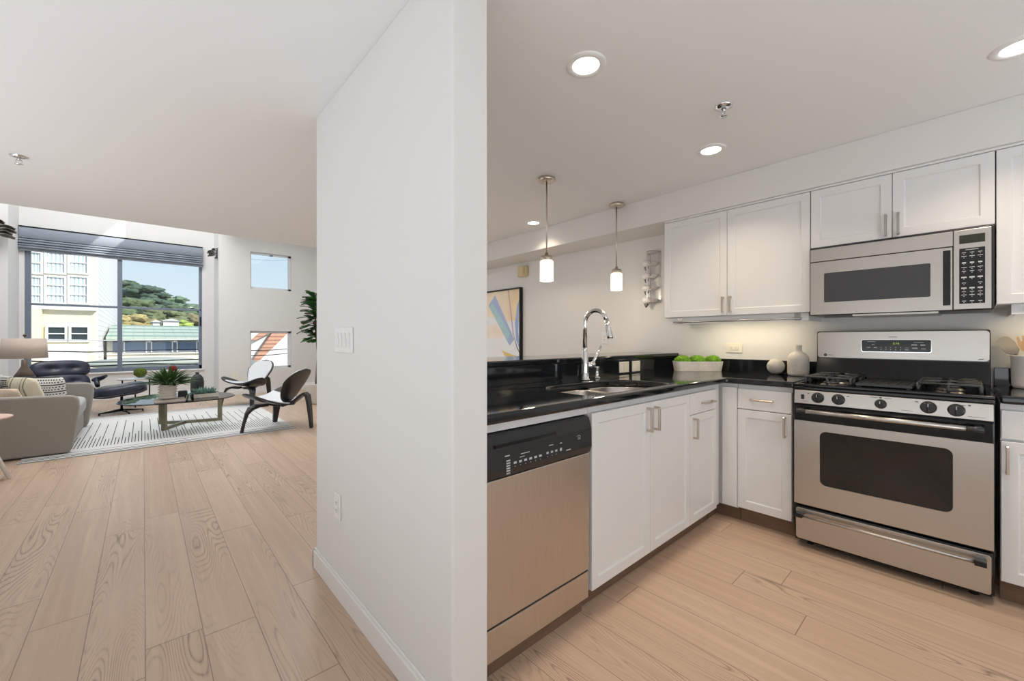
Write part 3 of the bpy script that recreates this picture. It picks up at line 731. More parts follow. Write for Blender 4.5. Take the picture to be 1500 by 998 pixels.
# --- upper cabinets, faces at X = 3.13
T = TX(3.13)
def upper(name, lab, w0, w1, z0, z1, split, hz, Lh=.115, filler=True, mt=None, one=False):
    t = thing(name, lab, 'cabinet', (3.3, (w0+w1)/2, z0))
    MB(T).box(w0+.001, w1-.001, -.369, -.022, z0, z1).build('body', M['cab'], t)
    if one:
        d = shaker(T, w0, split, z0, z1, t); pull(T, split-.03, hz, d, True, Lh, mt); d = shaker(T, split, w1, z0, z1, t); pull(T, split+.03, hz, d, True, Lh, mt)
    else:
        d = shaker(T, split, w1, z0, z1, t); pull(T, split+.026, hz, d, True, Lh, mt)
        d = shaker(T, w0, split, z0, z1, t); pull(T, split-.026, hz, d, True, Lh, mt)
    return t
chr2 = mat('brushed_nickel_grey', (.42, .41, .39), .3, 1)
uc = upper('wall_cabinet', 'white two-door wall cabinet above the planter and bottle vase', .662, 1.637, 1.373, 2.135, 1.158, 1.452)
m = MB(T); m.box(.675, 1.61, -.34, -.03, 1.345, 1.3725); vl = None
m = MB(T); m.box(.675, 1.61, -.045, -.025, 1.322, 1.3725); m.box(1.59, 1.61, -.36, -.045, 1.322, 1.3725); m.box(.675, .695, -.36, -.045, 1.322, 1.3725)
m.build('light_valance', M['cab'], uc, bevel=.001)
um = upper('wall_cabinet', 'short white two-door wall cabinet above the microwave', -.094, .660, 1.772, 2.135, .281, 1.845, .12, mt=chr2)
ur = upper('wall_cabinet', 'white wall cabinet at right edge beside the microwave', -.90, -.096, 1.373, 2.135, -.52, 1.45, one=True)
m = MB(T); m.box(-.80, -.145, -.045, -.025, 1.322, 1.3725); m.box(-.165, -.145, -.36, -.045, 1.322, 1.3725); m.build('light_valance', M['cab'], ur, bevel=.001)
cm = MB(T).box(-.90, 1.637, -.030, .004, 2.136, 2.1495).build('trim_1', M['cab'], bevel=.003); struct(cm)
# under-cabinet lamp (warm strip) and towel rail
ul = MB().box(3.30, 3.34, .80, 1.45, 1.3535, 1.3725).build('under_cabinet_light', mat('strip_light', (1, 1, 1), .5, emis=(1, .88, .62), es=2.2)); tag(ul, 'slim warm strip light under the wall cabinet beside the microwave', 'light')
light('under_cabinet_glow', 'AREA', (3.32, 1.12, 1.345), 1.5, (1, .84, .58), (0, 0, 0), shape='RECTANGLE', size=.04, size_y=.6)
light('under_cabinet_glow', 'AREA', (3.32, -.35, 1.345), .9, (1, .82, .50), (0, 0, 0), shape='RECTANGLE', size=.04, size_y=.3)
tr = thing('towel_rail', 'thin steel rail hung below the left wall cabinet', 'towel rail', (3.10, 1.12, 1.33))
MB(TX(3.0980)).tube([(.700, 0, 1.333), (1.545, 0, 1.333)], .0065, 12).build('rod', chr2, tr)
for w in (.735, 1.515):
    b = MB(TX(3.155)).box(w-.018, w+.018, .0005, .003, 1.325, 1.3725).build('bracket', chr2, tr, bevel=.001)
    MB().tube([(3.152, w, 1.333), (3.10, w, 1.333)], .006, 10).build('bracket_arm', chr2, tr)
    MB(TX(3.151)).lathe([(.003, 0), (.003, .002)], (w, 0, 1.362), 10, 'y').build('screw', M['slot'], b)

tr2 = thing('towel_rail', 'steel rail end below the cabinet at the right edge', 'towel rail', (3.10, -.4, 1.33))
MB(TX(3.0980)).tube([(-.75, 0, 1.333), (-.190, 0, 1.333)], .0065, 12).build('rod', M['nickel'], tr2)
for w in (-.72, -.215):
    MB(TX(3.155)).box(w-.018, w+.018, .0005, .003, 1.325, 1.3725).build('bracket', chr2, tr2, bevel=.001)
    MB().tube([(3.152, w, 1.333), (3.10, w, 1.333)], .006, 10).build('bracket_arm', chr2, tr2)

# --- counter ornaments
pl = thing('moss_planter', 'oblong white planter filled with three mounds of green moss', 'planter', (3.33, 1.45, CT))
MP = Matrix.Translation((3.325, 1.455, 0)) @ Matrix.Rotation(math.radians(-45), 4, 'Z')
def TP(x, y, z): v = MP @ Vector((x, y, z)); return (v.x, v.y, v.z)
m = MB(TP); n = 6
L0, L1 = rrect(-.175, .175, -.055, .055, .03, n), rrect(-.187, .187, -.064, .064, .035, n); L2 = rrect(-.180, .180, -.057, .057, .03, n)
R = [[m.v(p[0], p[1], z) for p in L] for L, z in ((L0, CT+.0006), (L1, CT+.078), (L2, CT+.078), (L2, CT+.05))]
m.f(R[0]); m.f(R[3])
for A, B in zip(R, R[1:]):
    k = len(A)
    for i in range(k): m.f([A[i], A[(i+1) % k], B[(i+1) % k], B[i]])
m.build('trough', mat('matte_white_pot', srgb(236, 230, 222), .7, noise_amt=.05, nscale=60), pl)
for k, x in enumerate((-.118, .0, .118)):
    MB(TP).blob((x, 0, CT+.083), .062, (1, .85, .66), .12, 2.5, 5, k+1, .12).build('moss_mound', M['moss'], pl)
bl = MB().blob((3.40, .925, CT+.0575), .056, (1, 1, 1), .03, 2, 4, 3).build('ceramic_ball', M['cer']); tag(bl, 'round pale stone ball on the worktop beside the bottle vase', 'ornament')
m = MB(); m.lathe([(.050, .0005), (.060, .004), (.064, .02), (.064, .115), (.058, .14), (.042, .158), (.024, .168), (.0205, .176), (.0205, .205), (.0235, .214), (.019, .214), (.017, .18)], (3.385, .785, CT), 40)
bv = m.build('bottle_vase', M['cer']); tag(bv, 'pale speckled ceramic bottle vase left of the range', 'vase')
uk = MB().lathe([(.070, .0005), (.076, .004), (.080, .02), (.082, .16), (.086, .168), (.080, .172), (.076, .165), (.074, .02), (.0, .014)], (3.385, -.235, CT), 40, cap=False).build('utensil_crock', M['cerw']); tag(uk, 'white ceramic utensil crock right of the range', 'crock')
def uten(name, lab, base, tip, kind, mt):
    t = thing(name, lab, 'utensil', base)
    b, q = Vector(base), Vector(tip); d_ = (q-b).normalized(); side = Vector((0, 1, 0)); side = (side-d_*side.dot(d_)).normalized(); nn = d_.cross(side)
    MB().tube([b, b+(q-b)*.62], .006, 10).build('handle', mt, t)
    L = (q-b).length*.40; o = b+(q-b)*.60; m = MB()
    if kind == 'fork':
        pts = [(-.010, 0), (-.030, .25*L), (-.036, .55*L), (-.034, L), (-.024, L), (-.021, .72*L), (-.016, .72*L), (-.013, L), (-.004, L), (-.002, .72*L), (.003, .72*L), (.006, L), (.015, L), (.018, .72*L), (.023, .72*L), (.026, L), (.034, .95*L), (.036, .55*L), (.030, .25*L), (.010, 0)]
    else:
        pts = [(-.008, 0), (-.026, .2*L), (-.030, .6*L), (-.024, .9*L), (-.01, L), (.01, L), (.024, .9*L), (.030, .6*L), (.026, .2*L), (.008, 0)]
    A = [m.v(*(o+side*p[0]+d_*p[1]+nn*.003)) for p in pts]; B = [m.v(*(o+side*p[0]+d_*p[1]-nn*.003)) for p in pts]
    m.f(A); m.f(B[::-1])
    for i in range(len(pts)): m.f([A[i], A[(i+1) % len(pts)], B[(i+1) % len(pts)], B[i]])
    m.build('fork_head' if kind == 'fork' else 'blade', mt, t)
uten('wooden_fork', 'pale wooden salad fork standing in the white crock', (3.425, -.255, CT+.03), (3.39, -.205, CT+.275), 'fork', M['wood'])
uten('slotted_turner', 'clear grey spatula leaning left out of the white crock', (3.395, -.245, CT+.03), (3.45, -.125, CT+.265), 'blade', mat('smoky_plastic', srgb(176, 168, 156), .25))
uten('wooden_spoon', 'pale wooden spoon standing in the white crock beside the fork', (3.36, -.225, CT+.03), (3.325, -.275, CT+.275), 'blade', M['wood'])

# --- pendants, downlights, sprinklers
def pendant(lab, x, y):
    t = thing('pendant_light', lab, 'pendant light', (x, y, 1.62), 'pendants over the bar')
    MB().lathe([(.0, 0), (.050, 0), (.060, .006), (.060, .024), (.055, .0295)], (x, y, CH-.03), 32).build('canopy', M['nickel'], t)
    MB().tube([(x, y, CH-.03), (x, y, 1.825)], .0055, 10).build('rod', M['nickel'], t)
    MB().lathe([(.012, .058), (.013, .038), (.038, .036), (.042, .018), (.042, 0), (.0, 0)], (x, y, 1.768), 32).build('socket_cap', M['nickel'], t)
    MB().lathe([(.046, .142), (.049, .138), (.049, 0), (.046, .001), (.045, .136), (.03, .140)], (x, y, 1.624), 32, cap=False).build('glass_shade', M['shadegl'], t)
    MB().lathe([(.008, .05), (.024, .03), (.028, .01), (.02, -.012), (.004, -.02)], (x, y, 1.70), 20).build('bulb', M['lamp'], t)
    light('pendant_glow', 'POINT', (x, y, 1.60), 3, (1, .85, .68), shadow_soft_size=.04)
pendant('glass cylinder pendant on long rod, nearer the partition', 2.17, 2.035)
pendant('glass cylinder pendant on long rod, nearer the wall cabinets', 3.03, 2.02)
def can(lab, x, y, e=4.6):
    t = thing('recessed_light', lab, 'recessed light', (x, y, CH-.02), 'kitchen ceiling downlights')
    MB().lathe([(.055, -.004), (.062, -.010), (.082, -.006), (.085, -.0005)], (x, y, CH), 36, cap=False).build('trim_ring', M['platew'], t)
    MB().lathe([(.0, -.005), (.057, -.005), (.057, -.002), (0, -.002)], (x, y, CH), 32, cap=False).build('lens', M['lamp'], t)
    light('can_or_fill_light', 'AREA', (x, y, CH-.012), e, (1, .82, .62), shape='DISK', size=.11, spread=math.radians(118))
can('round recessed light nearest the partition edge', 1.40, 1.085)
can('round recessed light in front of the upper cabinets', 2.60, 1.055)
can('small distant round recessed light left of the first pendant', 2.90, 2.90, 2.2)
can('round recessed light cut off at the top right edge', 2.596, -.143)
def sprinkler(lab, x, y, flat):
    t = thing('fire_sprinkler', lab, 'sprinkler', (x, y, CH-.06), 'ceiling sprinklers')
    MB().lathe([(.042, -.001), (.040, -.006), (.02, -.012), (.012, -.012)], (x, y, CH), 28, cap=False).build('escutcheon', M['chrome'], t)
    MB().lathe([(.009, -.010), (.009, -.026)], (x, y, CH), 12).build('stem', M['chrome'], t)
    for s_ in (-1, 1): MB().tube([(x+s_*.010, y, CH-.022), (x+s_*.014, y, CH-.036), (x+s_*.004, y, CH-.050)], .0025, 8).build('yoke_arm', M['chrome'], t)
    MB().lathe([(.0, -.050), (.020, -.050), (.020, -.052), (0, -.052)], (x, y, CH), 16, cap=False).build('deflector', M['chrome'], t)
sprinkler('chrome sprinkler head on the kitchen ceiling', 2.165, .817, 0)
sprinkler('chrome sprinkler head on the hall ceiling at far left', -.589, 4.048, 1)

# --- things on the long wall
T = TX(XW)
dc = thing('door_chime', 'cream door chime box high on wall above the painting', 'door chime', (XW-.02, 3.66, 1.99))
MB(T).box(3.585, 3.74, .0008, .045, 1.975, 2.105).build('cover', M['beige'], dc, bevel=.006)
MB(T).box(3.60, 3.64, .045, .05, 1.99, 2.09).build('grille', mat('chime_grille', srgb(180, 160, 112), .4, .3), dc, bevel=.003)
rk = thing('bottle_rack', 'narrow metal wall rack with curved white cradles beside wall cabinet', 'wine rack', (XW-.06, 1.925, 1.53))
m = MB(T); m.box(1.862, 1.886, .0008, .004, 1.535, 2.0); m.box(1.966, 1.990, .0008, .004, 1.535, 2.0); m.box(1.886, 1.966, .0008, .004, 1.985, 2.0); m.box(1.886, 1.966, .0008, .004, 1.535, 1.55)
m.build('back_plate', M['rack'], rk, bevel=.001)
m = MB(T)
for a, b in ((1.935, 1.953),): m.box(a, b, .098, .101, 1.54, 2.0)
m.build('front_strap', M['rack'], rk)
m = MB(T).grid(lambda i, j: (1.862+.128*i, .002+.10*math.sin(PI*min(i, .999))**.5, 1.985+.018*j), 24, 1); m.build('top_band', M['rack'], rk, solid=.002)
whc = mat('white_cradle', srgb(232, 228, 224), .35)
for k in range(4):
    z = 1.905-.112*k
    m = MB(T).grid(lambda i, j: (1.926+.042*math.cos(PI*(1+i)), .004+.105*j, z+.030*math.sin(PI*(1+i))), 16, 4)
    m.build('cradle', whc, rk, solid=.003)
    MB(T).blob((1.962, .080, z-.012), .040, (1, .9, .85), 0, 1, 3).build('knob', whc, rk)
    m = MB(T); m.tube([(1.962, .075, z-.045), (1.962, .085, z-.075)], [.022, .008], 10); m.tube([(1.90, .004, z-.02), (1.90, .09, z-.02)], .003, 8); m.build('cradle_support', M['sconce'], rk)

# painting
pt = thing('framed_painting', 'abstract painting with teal and yellow shapes in thin black frame', 'painting', (XW-.02, 4.3, .78))
a0, a1, c0, c1 = 3.686, 4.95, .78, 1.848
m = MB(T); fw = .018
for w0, w1, z0, z1 in ((a0, a0+fw, c0, c1), (a1-fw, a1, c0, c1), (a0+fw, a1-fw, c0, c0+fw), (a0+fw, a1-fw, c1-fw, c1)): m.box(w0, w1, .0008, .045, z0, z1)
m.build('frame', M['black'], pt)
MB(T).box(a0+fw, a1-fw, .001, .028, c0+fw, c1-fw).build('canvas', mat('canvas_white', srgb(244, 245, 247), .8, noise_amt=.03, nscale=4), pt)
ART = [((248, 232, 208), [(3.70, 1.83), (4.50, 1.83), (4.50, 1.52), (4.28, 1.50), (3.95, 1.42), (3.70, 1.50)]),
       ((247, 226, 186), [(3.70, 1.83), (3.98, 1.83), (3.92, 1.45), (3.70, 1.42)]),
       ((250, 236, 222), [(4.02, 1.40), (4.50, 1.40), (4.50, 1.22), (4.02, 1.22)]),
       ((178, 194, 226), [(4.19, 1.785), (4.33, 1.655), (3.90, 1.12), (3.81, 1.20)]),
       ((182, 216, 220), [(4.255, 1.70), (4.315, 1.63), (3.95, 1.20), (3.89, 1.27)]),
       ((206, 172, 196), [(3.935, 1.83), (3.915, 1.83), (3.82, 1.26), (3.84, 1.26)]),
       ((168, 188, 230), [(3.72, 1.70), (3.76, 1.62), (3.80, 1.40), (3.78, 1.20), (3.73, 1.10), (3.705, 1.12), (3.74, 1.30)]),
       ((70, 84, 110), [(3.82, 1.26), (3.826, 1.26), (3.77, 1.10), (3.71, 1.02), (3.705, 1.03), (3.76, 1.11)]),
       ((232, 206, 130), [(4.06, 1.06), (3.90, 1.02), (3.73, .985), (3.74, .96), (3.85, .95), (3.97, .97)]),
       ((150, 170, 214), [(4.03, .86), (3.98, .925), (3.94, .93), (3.90, .90), (3.88, .86)]),
       ((150, 170, 214), [(3.82, .86), (3.78, .925), (3.74, .93), (3.71, .90), (3.71, .86)]),
       ((120, 130, 160), [(4.26, .945), (4.22, .965), (4.20, .95), (4.17, .955), (4.14, .945), (4.14, .94), (4.26, .938)])]
mats = []; m = MB(T)
for k, (col, pts) in enumerate(ART):
    mats.append(mat('paint_%d' % k, srgb(*col), .8, noise_amt=.05, nscale=5)); m.mi = k; dd = .0283+.00012*k
    A = [m.v(p[0], dd, p[1]) for p in pts]; B = [m.v(p[0], dd-.0002, p[1]) for p in pts]; m.f(A); m.f(B[::-1])
m.build('painted_shapes', mats, pt)

# ================================================================== LIVING ROOM
# --- rug
def rug_mat():
    m = bpy.data.materials.new('rug_weave'); m.use_nodes = True; h = N(m); b = m.node_tree.nodes['Principled BSDF']
    g = h.node('ShaderNodeTexCoord'); sx = h.node('ShaderNodeSeparateXYZ'); h.link(g.outputs['Object'], sx.inputs[0])
    X, Y = sx.outputs[0], h.math('ADD', sx.outputs[1], 1.44)     # Y from the front edge, 0..2.88
    xs = h.math('DIVIDE', X, .029); ix = h.math('FLOOR', xs); fx = h.math('FRACT', xs)
    wn = h.node('ShaderNodeTexWhiteNoise', noise_dimensions='1D'); h.link(ix, wn.inputs['W'])
    lng = h.math('LESS_THAN', h.math('ABSOLUTE', h.math('SUBTRACT', h.math('MODULO', h.math('ADD', ix, 300), 3), 0)), .5)
    Lf = h.math('ADD', h.math('ADD', .40, h.math('MULTIPLY', wn.outputs[0], .40)), h.math('MULTIPLY', lng, 1.15))
    line = h.math('LESS_THAN', h.math('ABSOLUTE', h.math('SUBTRACT', fx, .5)), .13)
    y0 = h.math('SUBTRACT', Y, .42)
    on = h.math('MULTIPLY', h.math('GREATER_THAN', y0, 0), h.math('LESS_THAN', y0, Lf))
    y1 = h.math('SUBTRACT', 2.46, Y)
    on2 = h.math('MULTIPLY', h.math('GREATER_THAN', y1, 0), h.math('LESS_THAN', y1, .02))
    inx = h.math('LESS_THAN', h.math('ABSOLUTE', X), 1.12)
    pat = h.math('MULTIPLY', h.math('MULTIPLY', line, h.math('MAXIMUM', on, on2)), inx)
    ym = h.math('MINIMUM', Y, h.math('SUBTRACT', 2.88, Y))
    bands = None
    for c_, w_ in ((.014, .013), (.085, .014), (.145, .012), (.25, .008)):
        q = h.math('LESS_THAN', h.math('ABSOLUTE', h.math('SUBTRACT', ym, c_)), w_)
        bands = q if bands is None else h.math('MAXIMUM', bands, q)
    allm = h.math('MAXIMUM', pat, bands)
    nz = h.node('ShaderNodeTexNoise'); nz.inputs['Scale'].default_value = 90; h.link(g.outputs['Object'], nz.inputs['Vector'])
    base = h.mix(nz.outputs[0], srgb(232, 230, 226), srgb(208, 206, 204))
    h.link(h.mix(allm, base, srgb(46, 48, 60)), b.inputs['Base Color']); b.inputs['Roughness'].default_value = .95
    return m
rug = MB().box(-.90, 1.54, 6.07, 8.95, .0006, .006).build('area_rug', rug_mat(), bevel=.003)
tag(rug, 'off-white rug with thin black dashes and striped borders under coffee table', 'rug')
RZ = .0065

# --- shell chairs
def shell_chair(lab, loc, ang):
    t = thing('shell_chair', lab, 'chair', (0, 0, 0), None)
    def seat(s_, tt, dz=0, sh=1.0):
        s = (s_*2-1)*sh; a = abs(s)
        hw = .25*max(0, 1-a**5)**.5*(1-.38*a)
        hw = max(hw, .012)
        xc = .0+.10*a**1.5
        x = xc+hw*(1-2*tt)*sh
        z = .345+.07*(x+.1)/.4+.13*a**2.2-.03*math.sin(PI*tt)*(1-a)+dz
        return (x, s*.44, z)
    MB().grid(lambda i, j: seat(i, j), 32, 12).build('seat_shell', M['blackwood'], t, solid=.014)
    MB().grid(lambda i, j: (seat(.5+(i-.5)*.62, j, .014)[0]*.93, seat(.5+(i-.5)*.62, j, .014)[1], seat(.5+(i-.5)*.62, j, .016)[2]), 20, 10).build('seat_pad', M['leatherw'], t, solid=.018)
    def back(i, j, dx=0, sc_=1.0):
        w = .285*max(.0, 1-abs(2*j-1)**3)**.5*(.62+.38*min(1, j*1.6))*sc_
        w = max(w, .01)
        y = (i*2-1)*w
        x = -.15-.27*j**1.1+.5*y*y+dx
        return (x, y, .34+.46*j)
    MB().grid(lambda i, j: back(i, j), 16, 20).build('back_shell', M['blackwood'], t, solid=.014)
    MB().grid(lambda i, j: back(i, .06+.90*j, .018, .90), 16, 20).build('back_pad', M['leatherw'], t, solid=.018)
    def strip(pts, w, th, name):
        m = MB(); rows = []
        for k, (p, ww) in enumerate(zip(pts, w)):
            p = Vector(p); n = (Vector(pts[min(k+1, len(pts)-1)])-Vector(pts[max(k-1, 0)])).normalized()
            side = Vector((0, 0, 1)).cross(Vector((n.x, n.y, 0)) if abs(n.x)+abs(n.y) > 1e-4 else Vector((1, 0, 0))).normalized()
            up = n.cross(side).normalized()
            rows.append([m.v(*(p+side*ww*a+up*th*b)) for a, b in ((1, 1), (1, -1), (-1, -1), (-1, 1))])
        for A, B in zip(rows, rows[1:]):
            for i in range(4): m.f([A[i], A[(i+1) % 4], B[(i+1) % 4], B[i]])
        m.f(rows[0]); m.f(rows[-1]); return m.build(name, M['blackwood'], t, bevel=.004)
    for s_ in (-1, 1):
        strip([(.10, s_*.06, .318), (.13, s_*.20, .325), (.16, s_*.285, .30), (.19, s_*.315, .24), (.215, s_*.335, .12), (.235, s_*.345, 0)], [.045, .05, .052, .046, .036, .024], .019, 'leg')
    strip([(-.10, 0, .30), (-.26, 0, .36), (-.36, 0, .44), (-.40, 0, .465), (-.435, 0, .44), (-.455, 0, .34), (-.475, 0, .15), (-.49, 0, 0)], [.045, .05, .055, .055, .052, .045, .034, .022], .018, 'leg')
    strip([(.10, 0, .318), (-.02, 0, .300), (-.12, 0, .300)], [.03, .03, .03], .011, 'under_rail')
    t.location = loc; t.rotation_euler = (0, 0, ang)
    return t
shell_chair('black shell chair nearest the partition, seen from behind with white seat pad', (1.345, 6.29, .003), math.radians(136))
shell_chair('farther black shell chair facing the room with white back pad', (1.43, 8.86, .003), math.radians(213))

# --- coffee table
tb = thing('coffee_table', 'rounded glass coffee table on bent bronze base', 'coffee table', (.38, 7.2, RZ))
TZ = .405
def outline(k=1.0, n=72):
    P = []
    for i in range(n):
        a = 2*PI*i/n; r = 1+.07*math.cos(3*(a-math.radians(90)))
        P.append((.36+.60*k*r*math.cos(a), 7.16+.66*k*r*math.sin(a)))
    return P
MB().prism(outline(), 'z', TZ, TZ+.012, True).build('glass_top', M['tglass'], tb, bevel=.003)
ctr = (.44, 7.46); feet = [(.19, 7.03), (.87, 7.38), (.17, 7.62)]
def bar(m, p, q, w, z0, z1):
    p, q = Vector((*p, 0)), Vector((*q, 0)); d_ = (q-p).normalized(); s_ = Vector((-d_.y, d_.x, 0))*w
    m.hexa([tuple(p-s_+Vector((0, 0, z0))), tuple(q-s_+Vector((0, 0, z0))), tuple(q+s_+Vector((0, 0, z0))), tuple(p+s_+Vector((0, 0, z0))), tuple(p-s_+Vector((0, 0, z1))), tuple(q-s_+Vector((0, 0, z1))), tuple(q+s_+Vector((0, 0, z1))), tuple(p+s_+Vector((0, 0, z1)))])
for fx_, fy_ in feet:
    m = MB(); d_ = (Vector((fx_, fy_))-Vector(ctr)).normalized(); e_ = Vector((fx_, fy_))
    bar(m, ctr, tuple(e_), .022, RZ+.0005, RZ+.038)
    bar(m, tuple(e_-d_*.055), tuple(e_), .022, RZ+.038, TZ-.04)
    bar(m, tuple(e_-d_*.12), tuple(e_+d_*.03), .022, TZ-.04, TZ-.0005)
    m.build('leg', M['bronze'], tb, bevel=.002)
G = TZ+.0125
def on_table(u, v):
    a = (u-750)/600; c, s = math.cos(math.radians(48)), math.sin(math.radians(48)); t = (CAMZ-G)/((v-497.5)/600)
    return ((c+s*a)*t, (s-c*a)*t)
# stacked pale slabs (books/tray) under the flower vase
bx, by = on_table(252, 588)
tb1 = MB().box(bx-.17, bx+.13, by-.10, by+.16, G+.0005, G+.028).build('pale_book', M['stone'], bevel=.003); tag(tb1, 'flat pale book under the ribbed flower vase', 'book')
fv = thing('flower_vase', 'ribbed cream vase of green protea leaves with one red bloom', 'flower vase', (bx-.04, by+.03, G+.0285))
vx, vy, vz = bx-.04, by+.03, G+.029
prof = [(.055, 0)]
for k in range(5): prof += [(.082, .010+.034*k), (.100, .022+.034*k), (.080, .036+.034*k)]
prof += [(.078, .185), (.072, .185), (.07, .02), (0, .015)]
MB().lathe(prof, (vx, vy, vz), 40, cap=False).build('vase_body', mat('cream_ceramic', srgb(208, 202, 190), .6), fv)
m = MB(); rnd = random.Random(4)
for k in range(330):
    a = rnd.uniform(0, 2*PI); el = rnd.uniform(.10, 1.35); L = rnd.uniform(.20, .40)
    d_ = Vector((math.cos(a)*math.cos(el), math.sin(a)*math.cos(el), math.sin(el)*.72)); p0 = Vector((vx, vy, vz+.17))+d_*rnd.uniform(.0, .12)
    q = p0+d_*L*.75; side = d_.cross(Vector((0, 0, 1))).normalized()*rnd.uniform(.008, .018); mid = p0+d_*L*.4+Vector((0, 0, .012)); tip = q+Vector((0, 0, -.02*math.cos(el)))
    A = m.v(*p0); B1 = m.v(*(mid+side)); B2 = m.v(*(mid-side)); D_ = m.v(*tip); mm = m.v(*(mid-Vector((0, 0, .006))))
    m.f([A, B1, mm]); m.f([A, mm, B2]); m.f([B1, D_, mm]); m.f([mm, D_, B2])
m.build('leaves', M['leaf'], fv)
m = MB(); pc = Vector((vx+.045, vy-.05, vz+.385))
for ring_, n_, r_, h_ in ((0, 9, .018, .06), (1, 13, .036, .05), (2, 15, .050, .03)):
    for k in range(n_):
        a = 2*PI*k/n_+ring_*.3; o_ = pc+Vector((math.cos(a)*r_*.45, math.sin(a)*r_*.45, -.03)); q = pc+Vector((math.cos(a)*r_, math.sin(a)*r_, h_-.01)); sd = Vector((-math.sin(a), math.cos(a), 0))*.009
        mid = (o_+q)/2+Vector((math.cos(a), math.sin(a), 0))*.008
        A, B1, B2, D_ = m.v(*o_), m.v(*(mid+sd)), m.v(*(mid-sd)), m.v(*q); m.f([A, B1, D_]); m.f([A, D_, B2])
m.blob(tuple(pc+Vector((0, 0, .0))), .028, (1, 1, 1.2), .1, 4, 3, 2)
m.build('bloom', M['pink'], fv)
MB().tube([(vx, vy, vz+.15), (vx+.03, vy-.03, vz+.28), tuple(pc-Vector((0, 0, .025)))], .004, 8).build('stem', M['leaf2'], fv)
# tumblers with dark fill
cx_, cy_ = on_table(268, 584)
gl = thing('candle_glass', 'dark square glass candle holder right of the flower vase', 'candle holder', (cx_, cy_, G))
MB().box(cx_-.05, cx_+.045, cy_-.045, cy_+.045, G+.0005, G+.105).build('dark_cup', M['darkc'], gl, bevel=.008)
cx2, cy2 = on_table(274, 586.5)
gl2 = MB().lathe([(.040, .0005), (.045, .004), (.045, .085), (.042, .085), (.041, .008), (0, .006)], (cx2+.02, cy2-.06, G), 28, cap=False).build('glass_tumbler', M['bglass']); tag(gl2, 'small clear tumbler in front of the dark candle holder', 'glass')
# tray with succulent
sx_, sy_ = on_table(298, 582)
sp_ = thing('succulent_tray', 'blue-green succulent in a low white tray', 'succulent', (sx_, sy_, G))
MB().box(sx_-.17, sx_+.16, sy_-.05, sy_+.07, G+.0005, G+.05).build('tray', M['stone'], sp_, bevel=.004)
m = MB(); rnd = random.Random(9)
for k in range(150):
    a = rnd.uniform(0, 2*PI); el = rnd.uniform(.1, 1.5); c0_ = Vector((sx_+rnd.uniform(-.11, .11), sy_+rnd.uniform(-.03, .04), G+.055)); d_ = Vector((math.cos(a)*math.cos(el), math.sin(a)*math.cos(el), math.sin(el))); L = rnd.uniform(.04, .095)
    m.tube([c0_, c0_+d_*L*.6, c0_+d_*L], [.006, .011, .001], 5)
m.build('succulent_leaves', M['succ'], sp_)
# dark bottle vase
dx_, dy_ = on_table(290, 577)
dv = MB().lathe([(.060, .0005), (.075, .006), (.080, .05), (.080, .17), (.070, .225), (.045, .262), (.022, .278), (.020, .292), (.028, .305), (.022, .305), (.016, .29)], (dx_, dy_+.1, G), 36).build('dark_vase', M['darkc']); tag(dv, 'matt black bottle vase behind the succulent on the glass table', 'vase')

# --- small round marble table with moss ball
st_c = at(199, 552, 10.0); sx0, sy0 = st_c.x, 10.0; sz = at(199, 554, 10.0).z
mt_ = thing('side_table', 'round marble side table on three thin black legs below big window', 'side table', (sx0, sy0, 0))
MB().lathe([(0, 0), (.245, 0), (.255, .008), (.255, .018), (.245, .022), (0, .022)], (sx0, sy0, sz-.022), 48, cap=False).build('table_top', M['marble'], mt_)
for k in range(3):
    a = 2*PI*k/3+.5; MB().tube([(sx0+.21*math.cos(a), sy0+.21*math.sin(a), 0), (sx0+.21*math.cos(a), sy0+.21*math.sin(a), sz-.022)], .011, 10).build('leg', M['black'], mt_)
MB().lathe([(0, .0), (.205, .0), (.205, .012), (0, .012)], (sx0, sy0, .14), 40, cap=False).build('lower_shelf', M['marble'], mt_)
ms = MB().blob((sx0+.06, sy0, sz+.094), .090, (1, 1, .96), .08, 3, 5, 5, .10).build('moss_ball', M['mossd']); tag(ms, 'round green moss ball on the marble side table', 'moss ball')

# --- lounge chair and ottoman
def star(t, c, r, n, z, a0, mt):
    for k in range(n):
        a = a0+2*PI*k/n
        m = MB(); p = Vector((c[0], c[1], z+.055)); q = Vector((c[0]+r*math.cos(a), c[1]+r*math.sin(a), z+.03))
        m.tube([p, (p+q)/2+Vector((0, 0, .0)), q, q+Vector((0, 0, -.029))], [.022, .017, .013, .013], 8); m.build('base_arm', mt, t)
    MB().tube([(c[0], c[1], z+.05), (c[0], c[1], .27)], .017, 12).build('post', mt, t)
oc = (-.26, 9.20)
ot = thing('ottoman', 'black leather ottoman on four-star base beside the lounge chair', 'ottoman', (oc[0], oc[1], 0))
star(ot, oc, .27, 4, 0, .35, M['black'])
MO = Matrix.Translation((oc[0], oc[1], .345)) @ Matrix.Rotation(math.radians(-8), 4, 'Y')
TO = lambda x, y, z: tuple(MO @ Vector((x, y, z)))
MB(TO).cushion((0, 0, .035), (.32, .26, .105), 3.2, 20, lambda w: Vector((w.x, w.y, w.z*(1-.10*math.cos(w.x*1.4)**8)))).build('cushion', M['leather'], ot)
MB(TO).grid(lambda i, j: ((i*2-1)*.31, (j*2-1)*.26, -.055+.05*((i*2-1)**4+(j*2-1)**4)*.7), 14, 12).build('wood_shell', M['blackwood'], ot, solid=.012)
LCX, LCY = -.90, 9.52
lcx = thing('lounge_chair', 'black leather lounge chair with tufted headrest in front of window', 'armchair', (LCX, LCY, 0))
star(lcx, (LCX, LCY), .26, 5, 0, .2, M['black'])
ML = Matrix.Translation((LCX, LCY, 0)) @ Matrix.Rotation(math.radians(-68), 4, 'Z')     # faces local +X
